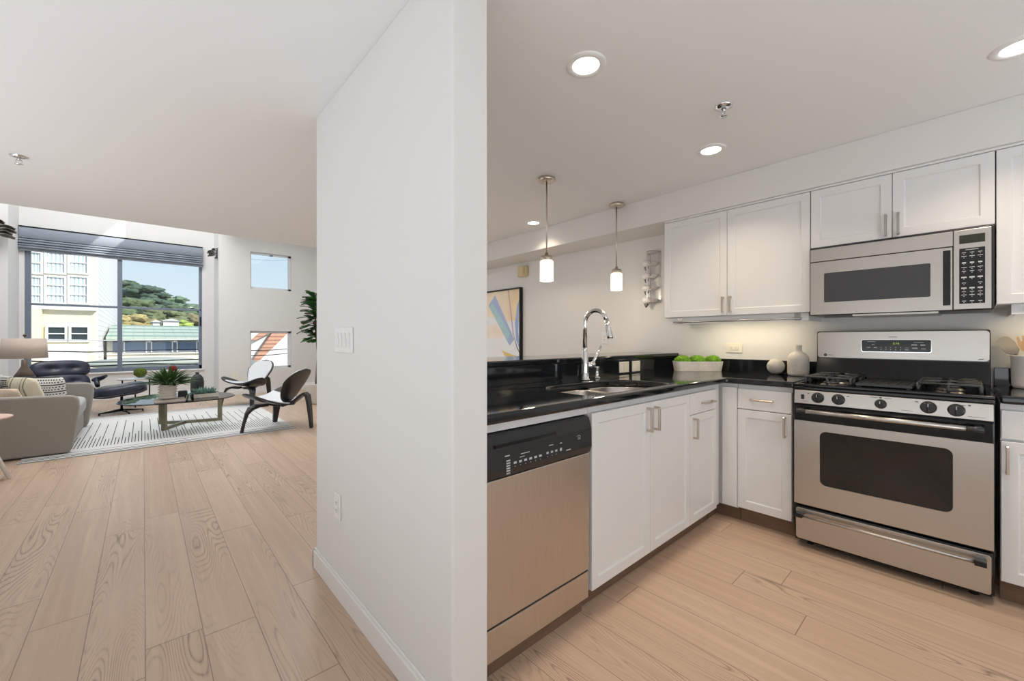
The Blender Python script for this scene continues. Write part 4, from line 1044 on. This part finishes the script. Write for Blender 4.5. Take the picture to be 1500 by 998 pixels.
TL_ = lambda x, y, z: tuple(ML @ Vector((x, y, z)))
def tl(c, rx, h, name, p=3, tuft=None):
    R_ = Matrix.Translation(c) @ Matrix.Rotation(math.radians(rx), 4, 'Y')
    Tm = lambda x, y, z: tuple(ML @ R_ @ Vector((x, y, z)))
    def pf(w):
        d_ = 0
        if tuft:
            for ty in tuft: d_ += .55*math.exp(-((w.y-ty)**2*2+(w.z)**2)/.06)
        return Vector((w.x*(1-d_), w.y, w.z))
    return MB(Tm).cushion((0, 0, 0), h, p, 28, pf).build(name, M['leather'], lcx)
tl((.05, 0, .36), -10, (.30, .29, .075), 'seat_cushion')
tl((-.20, 0, .50), -24, (.075, .34, .15), 'back_cushion', 3, (-.4, .4))
tl((-.29, .02, .715), -18, (.085, .345, .145), 'headrest_cushion', 3.2, (-.34, .34))
for s_ in (-1, 1): MB(TL_).tube([(.16, s_*.31, .44), (.0, s_*.35, .54), (-.12, s_*.36, .53)], [.03, .04, .03], 12).build('armrest', M['leather'], lcx)
MB(TL_).tube([(.20, .40, .60), (.10, .385, .565), (-.05, .38, .54), (-.14, .36, .52)], [.022, .034, .045, .03], 12).build('arm_pad', M['leather'], lcx)
MB(TL_).grid(lambda i, j: (-.27-.09*j-.03*math.sin(PI*i), (i*2-1)*.33, .40+.22*j), 12, 8).build('back_shell', M['blackwood'], lcx, solid=.012)
MB(TL_).grid(lambda i, j: (-.20+.50*j, (i*2-1)*.28, .28-.03*math.sin(PI*i)+.06*j), 12, 8).build('seat_shell', M['blackwood'], lcx, solid=.012)
MB(TL_).tube([(-.33, 0, .50), (-.40, 0, .62), (-.385, 0, .72)], .012, 8).build('back_brace', M['black'], lcx)

# --- sofa: back along the left wall, seat facing +X
sf = thing('sofa', 'grey woven sofa with curved track arms at the left', 'sofa', (-1.0, 7.2, 0))
def arm(y0, y1, nm='arm'):
    m = MB()
    pts = [(-1.42, .014), (-.575, .014), (-.555, .06), (-.525, .30), (-.505, .48), (-.51, .565), (-.54, .60), (-.60, .61), (-1.00, .625), (-1.42, .64)]
    m.prism(pts, 'y', y0, y1); return m.build(nm, M['sofa'], sf, bevel=.022, seg=4)
arm(6.30, 6.42); arm(8.02, 8.14)
MB().box(-1.60, -1.42, 6.30, 8.14, .014, .80).build('backrest', M['sofa'], sf, bevel=.04, seg=4)
MB().box(-1.42, -.60, 6.42, 8.02, .02, .27).build('seat_base', M['sofa'], sf, bevel=.01)
MB().cushion((-.985, 7.22, .36), (.435, .80, .10), 6, 20).build('seat_cushion', M['sofac'], sf)
MB().cushion((-1.33, 7.22, .60), (.10, .78, .19), 5, 20).build('back_cushion', M['sofac'], sf)
def cush_mat(name, base, line, scale, mode):
    m = bpy.data.materials.new(name); m.use_nodes = True; h = N(m); b = m.node_tree.nodes['Principled BSDF']
    g = h.node('ShaderNodeTexCoord'); sx = h.node('ShaderNodeSeparateXYZ'); h.link(g.outputs['Object'], sx.inputs[0])
    Yc, Zc = sx.outputs[1], sx.outputs[2]
    if mode == 'stripe':
        f_ = h.math('FRACT', h.math('MULTIPLY', Yc, scale)); k = h.math('MAXIMUM', h.math('LESS_THAN', h.math('ABSOLUTE', h.math('SUBTRACT', f_, .5)), .05), h.math('LESS_THAN', h.math('ABSOLUTE', h.math('SUBTRACT', f_, .75)), .03))
    else:
        iz = h.math('FLOOR', h.math('MULTIPLY', Zc, scale)); fz = h.math('FRACT', h.math('MULTIPLY', Zc, scale))
        fy = h.math('FRACT', h.math('ADD', h.math('MULTIPLY', Yc, scale*1.2), h.math('MULTIPLY', iz, .37)))
        odd = h.math('MODULO', h.math('ADD', iz, 100), 3)
        k = h.math('MULTIPLY', h.math('GREATER_THAN', fz, .55), h.math('MAXIMUM', h.math('LESS_THAN', odd, .5), h.math('GREATER_THAN', fy, .45)))
    h.link(h.mix(k, srgb(*base), srgb(*line)), b.inputs['Base Color']); b.inputs['Roughness'].default_value = .95
    return m
def pillow(lab, c, rz, tilt, s_, mt_):
    Mx = Matrix.Translation(c) @ Matrix.Rotation(math.radians(rz), 4, 'Z') @ Matrix.Rotation(math.radians(tilt), 4, 'Y')
    def pf(w):
        e_ = max(abs(w.y), abs(w.z)); return Vector((w.x*(1-e_**2.5*.85), w.y, w.z))
    m = MB(); m.cushion((0, 0, 0), (.085, s_, s_), 5, 22, pf)
    o = m.build('throw_pillow', mt_); lo = o.location.copy(); o.location = (0, 0, 0)
    # mesh was centred at its own base; place with rotation
    for v_ in o.data.vertices: v_.co = v_.co+lo
    o.matrix_world = Mx; return tag(o, lab, 'pillow')
geo = cush_mat('geometric_cushion', (226, 222, 216), (52, 50, 52), 34, 'geo'); strp = cush_mat('striped_cushion', (226, 216, 192), (150, 140, 112), 6, 'stripe')
pillow('black and white patterned pillow at the far end of the sofa', at(70, 572, 7.74), 68, -10, .175, geo)
pillow('cream striped pillow leaning on the sofa, in front of patterned ones', at(40, 575, 7.25), 42, -20, .185, strp)
pillow('patterned black and white pillow at the left frame edge under the lamp', at(12, 571, 7.62), 30, -14, .17, cush_mat('geometric_cushion_dark', (200, 196, 188), (36, 36, 38), 44, 'geo'))
pillow('small peach pillow leaning on the near sofa arm', at(10, 585, 6.80), 62, -30, .13, mat('peach_linen', srgb(222, 198, 176), .95, noise_amt=.12, nscale=8))

# --- table lamp on its own table behind the sofa
lp = at(36, 510, 8.62); lx, ly = lp.x, 8.62
lt = thing('lamp_table', 'round dark side table behind the sofa carrying the lamp', 'side table', (lx, ly, 0))
MB().lathe([(0, 0), (.24, 0), (.24, .025), (0, .025)], (lx, ly, .50), 40, cap=False).build('table_top', M['blackwood'], lt)
MB().tube([(lx, ly, .02), (lx, ly, .50)], .022, 12).build('pedestal', M['blackwood'], lt); MB().lathe([(0, 0), (.17, 0), (.17, .02), (0, .02)], (lx, ly, 0), 32, cap=False).build('foot', M['blackwood'], lt)
lm = thing('table_lamp', 'table lamp with wide taupe drum shade and charcoal base', 'lamp', (lx, ly, .525))
zt0, zt1 = at(36, 525, ly).z, at(36, 496, ly).z
zb1 = at(36, 527, ly).z
MB().lathe([(.09, .001), (.105, .01), (.105, .15), (.098, .175)], (lx, ly, .525), 36).build('lamp_base', M['lampb'], lm)
MB().lathe([(.098, .176), (.06, .25), (.032, .31), (.028, zb1-.525)], (lx, ly, .525), 36).build('lamp_neck', M['lampt'], lm)
MB().lathe([(.215, 0), (.200, zt1-zt0)], (lx, ly, zt0), 48, cap=False).build('lamp_shade', M['shade'], lm, solid=.004)
m = MB(); m.tube([(lx, ly, zb1), (lx, ly, zt1+.03)], .005, 8)
for k in range(3): a = 2*PI*k/3; m.tube([(lx, ly, zt1-.01), (lx+.2*math.cos(a), ly+.2*math.sin(a), zt1-.01)], .003, 6)
m.build('harp', M['bronze'], lm)
MB().blob((lx, ly, zt1+.04), .018, (1, 1, 1), 0, 1, 3).build('finial', M['bulb'], lm)

# --- white tripod side table at left frame edge
p_ = at(-6, 612, 5.6)
wt = thing('tripod_table', 'small round pinkish-top table with white splayed legs at left edge', 'side table', (p_.x-.17, 5.6, 0))
wx, wz = p_.x-.155, p_.z
MB().lathe([(0, 0), (.235, .0), (.25, .008), (.25, .016), (.24, .02), (0, .02)], (wx, 5.6, wz-.01), 44, cap=False).build('table_top', M['woodt'], wt)
foot = at(12, 689, 5.6)
for k in range(3):
    a = -.35+2*PI*k/3; MB().tube([(wx+.06*math.cos(a), 5.6+.06*math.sin(a), wz-.01), (wx+.26*math.cos(a), 5.6+.26*math.sin(a), .001)], [.018, .014], 10).build('leg', M['cerw'], wt)

# --- roman shade
rs = thing('roman_shade', 'grey-blue roman shade gathered at the top of the big window', 'window blind', (-.33, YB-.06, 2.80))
b0, b1 = -1.655, W1+.01
prof = [(YB-.02, 3.235), (YB-.075, 3.22), (YB-.10, 3.12), (YB-.07, 3.03), (YB-.02, 3.02)]
MB().prism(prof, 'x', b0, b1, True).build('top_fold', M['blind'], rs, bevel=.006)
for k in range(4):
    z = 3.02-.044*k; o_ = .012*(k % 2)
    MB().prism([(YB-.02, z-.004), (YB-.085-o_, z-.006), (YB-.105-o_, z-.022), (YB-.09-o_, z-.040), (YB-.02, z-.044)], 'x', b0, b1, True).build('fabric_fold', M['blind'], rs, bevel=.005)
MB().box(b0, b1, YB-.06, YB-.045, 2.80, 2.845).build('hem_bar', M['blind'], rs, bevel=.003)
MB().box(b0, b1, YB-.08, YB-.0005, 3.236, 3.245).build('head_rail', M['black'], rs)

# --- wall sconces (crumpled metal leaves)
def sconce(lab, x, y, z, dx, sc_):
    t = thing('wall_sconce', lab, 'wall sconce', (x, y, z)); rnd = random.Random(int(sc_*100))
    MB().box(min(x, x+dx*.012), max(x, x+dx*.012), y-.07*sc_, y+.07*sc_, z-.13*sc_, z+.15*sc_).build('back_plate', M['sconce'], t)
    for k in range(7):
        z1 = z+.14*sc_-.04*k*sc_; L = (.10+.05*math.sin(k*1.3)+.03*k*(1 if k < 5 else -.6))*sc_*1.15
        MB().grid(lambda i, j: (x+dx*(.01+L*i), y+(j*2-1)*.075*sc_*(1-.5*i), z1-.30*L*i-.02*sc_*math.sin(5*j+6*i)), 8, 6).build('metal_leaf', M['sconce'], t, solid=.003)
sc_l = at(2, 338, 10.42)
sconce('crumpled metal wall sconce at the left frame edge', XL+.0005, 10.42, sc_l.z, 1, 1.25)
sc_r = at(317, 372, 10.8)
sconce('crumpled metal wall sconce right of the big window', XJ-.0005, 10.8, sc_r.z, -1, .8)

# --- fiddle leaf fig behind the partition
fg = thing('fiddle_leaf_fig', 'tall fiddle leaf plant half hidden behind the partition', 'plant', (2.42, 8.2, 0))
FX, FY = 2.42, 8.2
MB().lathe([(.13, .001), (.17, .02), (.20, .36), (.21, .38), (.19, .38), (.18, .34), (0, .33)], (FX, FY, 0), 36, cap=False).build('pot', M['cerw'], fg)
MB().lathe([(.18, .0), (.1, .005), (0, .006)], (FX, FY, .335), 24, cap=False).build('soil', M['toe'], fg)
MB().tube([(FX, FY, .33), (FX+.03, FY, .9), (FX-.01, FY+.02, 1.5), (FX, FY, 1.95)], [.022, .018, .014, .007], 10).build('trunk', M['toe'], fg)
m = MB(); rnd = random.Random(12)
for k in range(95):
    z = 1.12+.90*(k/95); a = k*2.4; tilt = rnd.uniform(-.25, .75); L = rnd.uniform(.20, .30)*(1.0 if z > 1.3 else .8)
    d_ = Vector((math.cos(a)*math.cos(tilt), math.sin(a)*math.cos(tilt), math.sin(tilt))); side = d_.cross(Vector((0, 0, 1))).normalized(); up = side.cross(d_)
    o_ = Vector((FX, FY, z))+Vector((math.cos(a), math.sin(a), .2))*.05
    prof = [(0, .01), (.15, .16), (.35, .24), (.5, .27), (.75, .40), (.92, .30), (1, .05)]
    L1 = [m.v(*(o_+d_*L*p+side*L*w_+up*.015-Vector((0, 0, .10*L*p*p*2)))) for p, w_ in prof]; Cn = [m.v(*(o_+d_*L*p-Vector((0, 0, .10*L*p*p*2)))) for p, w_ in prof]; L2 = [m.v(*(o_+d_*L*p-side*L*w_+up*.015-Vector((0, 0, .10*L*p*p*2)))) for p, w_ in prof]
    for A, B in ((L1, Cn), (Cn, L2)):
        for i in range(len(prof)-1): m.f([A[i], A[i+1], B[i+1], B[i]], True)
m.build('leaves', M['leaf2'], fg)

# ================================================================== OUTSIDE
def E(c, **k): return mat('exterior', srgb(*c), .85, **k)
cream = E((234, 224, 198), noise_amt=.02, nscale=2); white = E((236, 234, 230)); dark = mat('dark_window_glass', (.03, .045, .05), .15); sky_gl = mat('curtained_window_glass', srgb(176, 198, 210), .25)
struct(MB().box(-90, 90, 13, 400, -6.2, -6).build('ground', E((150, 148, 144), noise_amt=.05, nscale=.3)))
YA = 24
ab = thing('apartment_building', 'cream apartment block with white window grids across the street', 'building', (-9, 30, -6))
ax1 = at(142, 450, YA).x
MB().box(ax1-16, ax1-.02, YA, YA+18, -6, 14).build('facade', cream, ab)
def siding(col):
    m = bpy.data.materials.new('white_siding'); m.use_nodes = True; h = N(m); b = m.node_tree.nodes['Principled BSDF']
    g = h.node('ShaderNodeNewGeometry'); sx = h.node('ShaderNodeSeparateXYZ'); h.link(g.outputs['Position'], sx.inputs[0])
    f_ = h.math('FRACT', h.math('MULTIPLY', h.math('ADD', sx.outputs[2], h.math('MULTIPLY', sx.outputs[1], .0)), 4.5)); h.link(h.mix(h.math('LESS_THAN', f_, .16), srgb(*col), srgb(218, 214, 214)), b.inputs['Base Color']); return m
MB().box(ax1-.02, ax1+.04, YA+.0, YA+18, -6, 14).build('siding', siding((246, 240, 234)), ab)
TA = TY(YA)
def win(u0, u1, v0, v1, pane, nx=1, ny=1, fr=.07, name='window'):
    A_, B_ = at(u0, v0, YA), at(u1, v1, YA); x0, x1 = A_.x, B_.x; zz1, zz0 = at((u0+u1)/2, v0, YA).z, at((u0+u1)/2, v1, YA).z
    m = MB(TA); f_ = fr
    m.box(x0, x0+f_, 0, .10, zz0, zz1); m.box(x1-f_, x1, 0, .10, zz0, zz1); m.box(x0+f_, x1-f_, 0, .10, zz0, zz0+f_); m.box(x0+f_, x1-f_, 0, .10, zz1-f_, zz1)
    for i in range(1, nx): xx = x0+(x1-x0)*i/nx; m.box(xx-f_*.3, xx+f_*.3, 0, .09, zz0+f_, zz1-f_)
    for i in range(1, ny): zz = zz0+(zz1-zz0)*i/ny; m.box(x0+f_, x1-f_, 0, .085, zz-f_*.3, zz+f_*.3)
    w_ = m.build(name, white, ab)
    MB(TA).box(x0+f_*.5, x1-f_*.5, .005, .02, zz0+f_*.5, zz1-f_*.5).build('pane', pane, w_)
    if pane is sky_gl:
        q = MB(TA); n_ = 4; ww = (x1-x0-2*f_)/n_
        for k in range(n_): xx = x0+f_+ww*(k+.5); q.prism([(xx-ww*.36, .021), (xx-ww*.2, .04), (xx, .026), (xx+ww*.2, .04), (xx+ww*.3, .021)], 'z', zz0+f_, zz1-f_)
        q.build('curtain', white, w_)
for (u0, u1) in ((36, 64), (65, 98), (99, 131)):
    win(u0, u1, 368, 402, sky_gl, 1, 2); win(u0, u1, 404, 446, sky_gl, 1, 3); win(u0, u1, 322, 360, sky_gl, 1, 2)
win(33, 49, 477, 508, dark, 1, 2); win(67, 99, 477, 501, dark, 1, 2); win(101, 132, 477, 501, dark, 1, 2)
m = MB(TA); z_ = at(90, 449, YA).z; m.box(at(34, 449, YA).x, ax1, 0, .22, z_-.14, z_+.02); zz = at(90, 503, YA).z; m.box(at(60, 500, YA).x, ax1-.3, .0, .12, zz-.9, zz-.05)
m.build('cornice', white, ab)
p_ = at(57, 460, YA); m = MB(TA); m.box(p_.x-.15, p_.x+.1, 0, .3, -6, z_-.15); m.build('pilaster', cream, ab)
# green tiled house
gh = thing('green_roof_house', 'low pale house with green tiled roof beyond the big window', 'building', (5, 30, -6))
YG = 27.0; gx0, gx1 = ax1+.15, 9.0
ze, zr = at(220, 494, YG).z, at(220, 477, YG+4).z
tile = bpy.data.materials.new('green_tiles'); tile.use_nodes = True; h = N(tile); b = tile.node_tree.nodes['Principled BSDF']
g = h.node('ShaderNodeNewGeometry'); sx = h.node('ShaderNodeSeparateXYZ'); h.link(g.outputs['Position'], sx.inputs[0])
fz = h.math('FRACT', h.math('MULTIPLY', sx.outputs[2], 5.2)); fx2 = h.math('FRACT', h.math('MULTIPLY', sx.outputs[0], 2.6))
k_ = h.math('MAXIMUM', h.math('LESS_THAN', fz, .28), h.math('MULTIPLY', h.math('LESS_THAN', fx2, .2), .2))
h.link(h.mix(k_, srgb(186, 198, 182), srgb(126, 152, 134)), b.inputs['Base Color']); b.inputs['Roughness'].default_value = .7
m = MB(); m.prism([(YG-.7, ze), (YG+4, zr), (YG+8, ze), (YG+8, ze-.15), (YG-.7, ze-.15)], 'x', gx0, gx1); m.build('roof', tile, gh)
MB().box(gx0, gx1-.3, YG, YG+7.4, -6, ze-.16).build('wall', E((236, 228, 208)), gh)
band = MB().box(gx0+.2, gx1-.4, YG-.08, YG-.001, ze-.72, ze-.22).build('window_band', mat('blue_grey_shade', srgb(110, 130, 160), .3), gh)  # blue-grey strip painting in the shade below the eave
for k in range(10):
    xx = gx0+.5+k*.98; m = MB(); m.box(xx-.06, xx+.06, YG-.5, YG-.08, ze-.26, ze-.17); m.box(xx-.12, xx-.07, YG-.16, YG-.08, ze-.76, ze-.2); m.box(xx+.07, xx+.12, YG-.16, YG-.08, ze-.76, ze-.2); m.build('eave_bracket', white, gh)
m = MB()
for k in range(3): m.box(gx0, gx1-.3, YG-.12, YG-.002, ze-.83-.34*k, ze-.78-.34*k)
m.build('wall_ledge', white, gh)
# parked car roof / awning below: pale parapet, low canopy
cp_ = at(215, 522, 19)
cy = MB().blob((cp_.x, 19.5, cp_.z-.25), 1.0, (1.6, .5, .20), 0, 1, 4).build('street_canopy', E((176, 180, 168))); tag(cy, 'rounded pale grey-green awning outside below the green-roofed house', 'awning')
# power lines
for k, (lab, ys, pts) in enumerate((
    ('upper black cable crossing outside the big window', 17, [(30, 514), (130, 516), (230, 513), (300, 512)]),
    ('lower sagging black cable outside the big window', 16, [(30, 529), (120, 531), (200, 530), (300, 526)]),
    ('lowest black cable outside the big window', 15, [(30, 540), (130, 537), (220, 533), (300, 534)]),
    ('thin pale cable high outside the big window', 18, [(30, 497), (150, 499), (300, 497)]))):
    c_ = MB().tube([at(u, v, ys) for u, v in pts], .018, 6).build('power_line', M['black'] if k < 3 else E((210, 210, 208))); tag(c_, lab, 'power line')
for k, (lab, pts) in enumerate((('wire crossing lower small window, upper of two', [(355, 514), (400, 513), (440, 510)]), ('wire crossing lower small window, lower of two', [(355, 522), (400, 520), (440, 516)]))):
    c_ = MB().tube([at(u, v, 14) for u, v in pts], .012, 6).build('power_line', M['black']); tag(c_, lab, 'power line')
c_ = MB().tube([at(u, v, 30) for u, v in [(355, 379), (400, 382), (440, 380)]], .015, 6).build('power_line', E((150, 160, 172))); tag(c_, 'faint wire across the sky in the upper small window', 'power line')
# terracotta roofed house seen through the lower small window
th = thing('tile_roof_house', 'white house with terracotta tiled roof outside lower small window', 'building', (7.5, 20, -6))
Yt = 18.0
tt_ = bpy.data.materials.new('terracotta'); tt_.use_nodes = True; h = N(tt_); b = tt_.node_tree.nodes['Principled BSDF']
g = h.node('ShaderNodeNewGeometry'); sx = h.node('ShaderNodeSeparateXYZ'); h.link(g.outputs['Position'], sx.inputs[0])
fz = h.math('FRACT', h.math('MULTIPLY', sx.outputs[2], 7)); h.link(h.mix(h.math('LESS_THAN', fz, .35), srgb(206, 156, 128), srgb(160, 112, 92)), b.inputs['Base Color'])
def q3(u, v, y): p = at(u, v, y); return (p.x, p.y, p.z)
roof = [(371, 528), (380, 529), (424, 486), (402, 483)]
A_ = [q3(u, v, Yt) for u, v in roof]; m = MB(); m.hexa([(p[0], p[1], p[2]) for p in A_]+[(p[0], p[1]+.25, p[2]) for p in A_]); m.build('roof', tt_, th)
xa, xb = at(340, 500, Yt).x, at(470, 500, Yt).x
MB().box(at(352, 500, Yt).x, xb+1.5, Yt+.3, Yt+6, -6, at(395, 470, Yt).z).build('wall', white, th)
roof = [(382, 484), (402, 484), (372, 500), (374, 498)]
A_ = [q3(u, v, Yt+.1) for u, v in ((368, 499), (374, 499), (398, 486), (384, 485))]; m = MB(); m.hexa([tuple(p) for p in A_]+[(p[0], p[1]+.15, p[2]) for p in A_]); m.build('upper_roof', tt_, th)
# wooded hill
hl = MB()
def hill(i, j):
    x = -70+150*i; y = 95+150*j; z = -6+13*math.sin(PI*min(1, j*.9))*(.55+.45*math.exp(-((x+22)/38)**2))+1.5*noise.noise(Vector((x*.06, y*.06, 0)))
    return (x, y, z)
hl.grid(hill, 40, 20); o = hl.build('hill', E((104, 112, 78), noise_amt=.25, nscale=.25)); struct(o)
TREES = [(186, 418, 20, 'dark spreading pine on the hill crest beside the window mullion', (66, 84, 66), 1.5), (214, 424, 22, 'dark layered pine on the hill crest, second from mullion', (64, 84, 68), 1.3), (234, 436, 20, 'dark round-topped tree on the hill, middle of the crest', (68, 88, 70), 1.1),
         (262, 440, 22, 'grey-green round tree on the hill, second from the right window frame', (96, 118, 90), 1.1), (286, 450, 20, 'grey-green tree on the hill at the right window frame', (92, 112, 88), 1.0), (196, 448, 26, 'olive bushy tree low on the hill beside the mullion', (84, 100, 66), 1.2),
         (238, 458, 26, 'olive bushy tree low on the middle of the hill', (96, 104, 70), 1.2), (278, 466, 24, 'brownish shrub tree low on the hill at right', (118, 112, 80), 1.2), (198, 470, 24, 'golden brown tree just above the green roof beside mullion', (150, 138, 88), 1.1),
         (270, 473, 11, 'small bright green tree above the green roof', (150, 172, 78), 1.3), (234, 474, 10, 'small dull green tree between white cottages', (110, 114, 84), 1.2), (250, 449, 22, 'dark green tree filling the slope below the hill crest', (76, 94, 68), 1.3)]
for k, (u, v, r, lab, col, wd) in enumerate(TREES):
    Yd = (165, 152, 140, 164, 151, 120, 108, 121, 84, 75, 91, 129)[k]
    c_ = at(u, v+r*.35, Yd); sc2 = Yd/1.35/600; R_ = r*sc2
    t = thing('background_tree', lab, 'tree', (c_.x, Yd, -6), 'trees on the hillside')
    mt_ = mat('foliage_%d' % k, srgb(*[min(255, c+22) for c in col]), 1, noise_amt=.35, nscale=.9)
    m = MB(); rnd = random.Random(k)
    for q in range(16):
        a_, e_ = rnd.uniform(0, 2*PI), rnd.uniform(0, 1)**.5
        m.blob((c_.x+math.cos(a_)*e_*.75*R_*wd, Yd+rnd.uniform(-.5, .5)*R_, c_.z+math.sin(a_)*e_*.55*R_), R_*rnd.uniform(.20, .42), (wd*1.1, 1, .62), .5, 2.5, 3, k*10+q, .45)
    m.build('crown', mt_, t)
    MB().tube([(c_.x, Yd, -6.0), (c_.x, Yd, c_.z)], R_*.10, 8).build('trunk', M['toe'], t)
for k, (u0, u1, v0, lab) in enumerate(((224, 234, 472, 'small white cottage above the green roof, left one'), (239, 262, 470, 'white cottage above the green roof, right of the smaller one'))):
    A_, B_ = at(u0, v0, 58), at(u1, v0, 58)
    c_ = thing('white_cottage', lab, 'building', ((A_.x+B_.x)/2, 60, -6)); MB().box(A_.x, B_.x, 58, 62, -6, A_.z).build('wall', white, c_)
    MB().prism([(A_.x-.2, A_.z), ((A_.x+B_.x)/2, A_.z+.25), (B_.x+.2, A_.z)], 'y', 57.8, 62.2).build('roof', E((225, 222, 218)), c_)
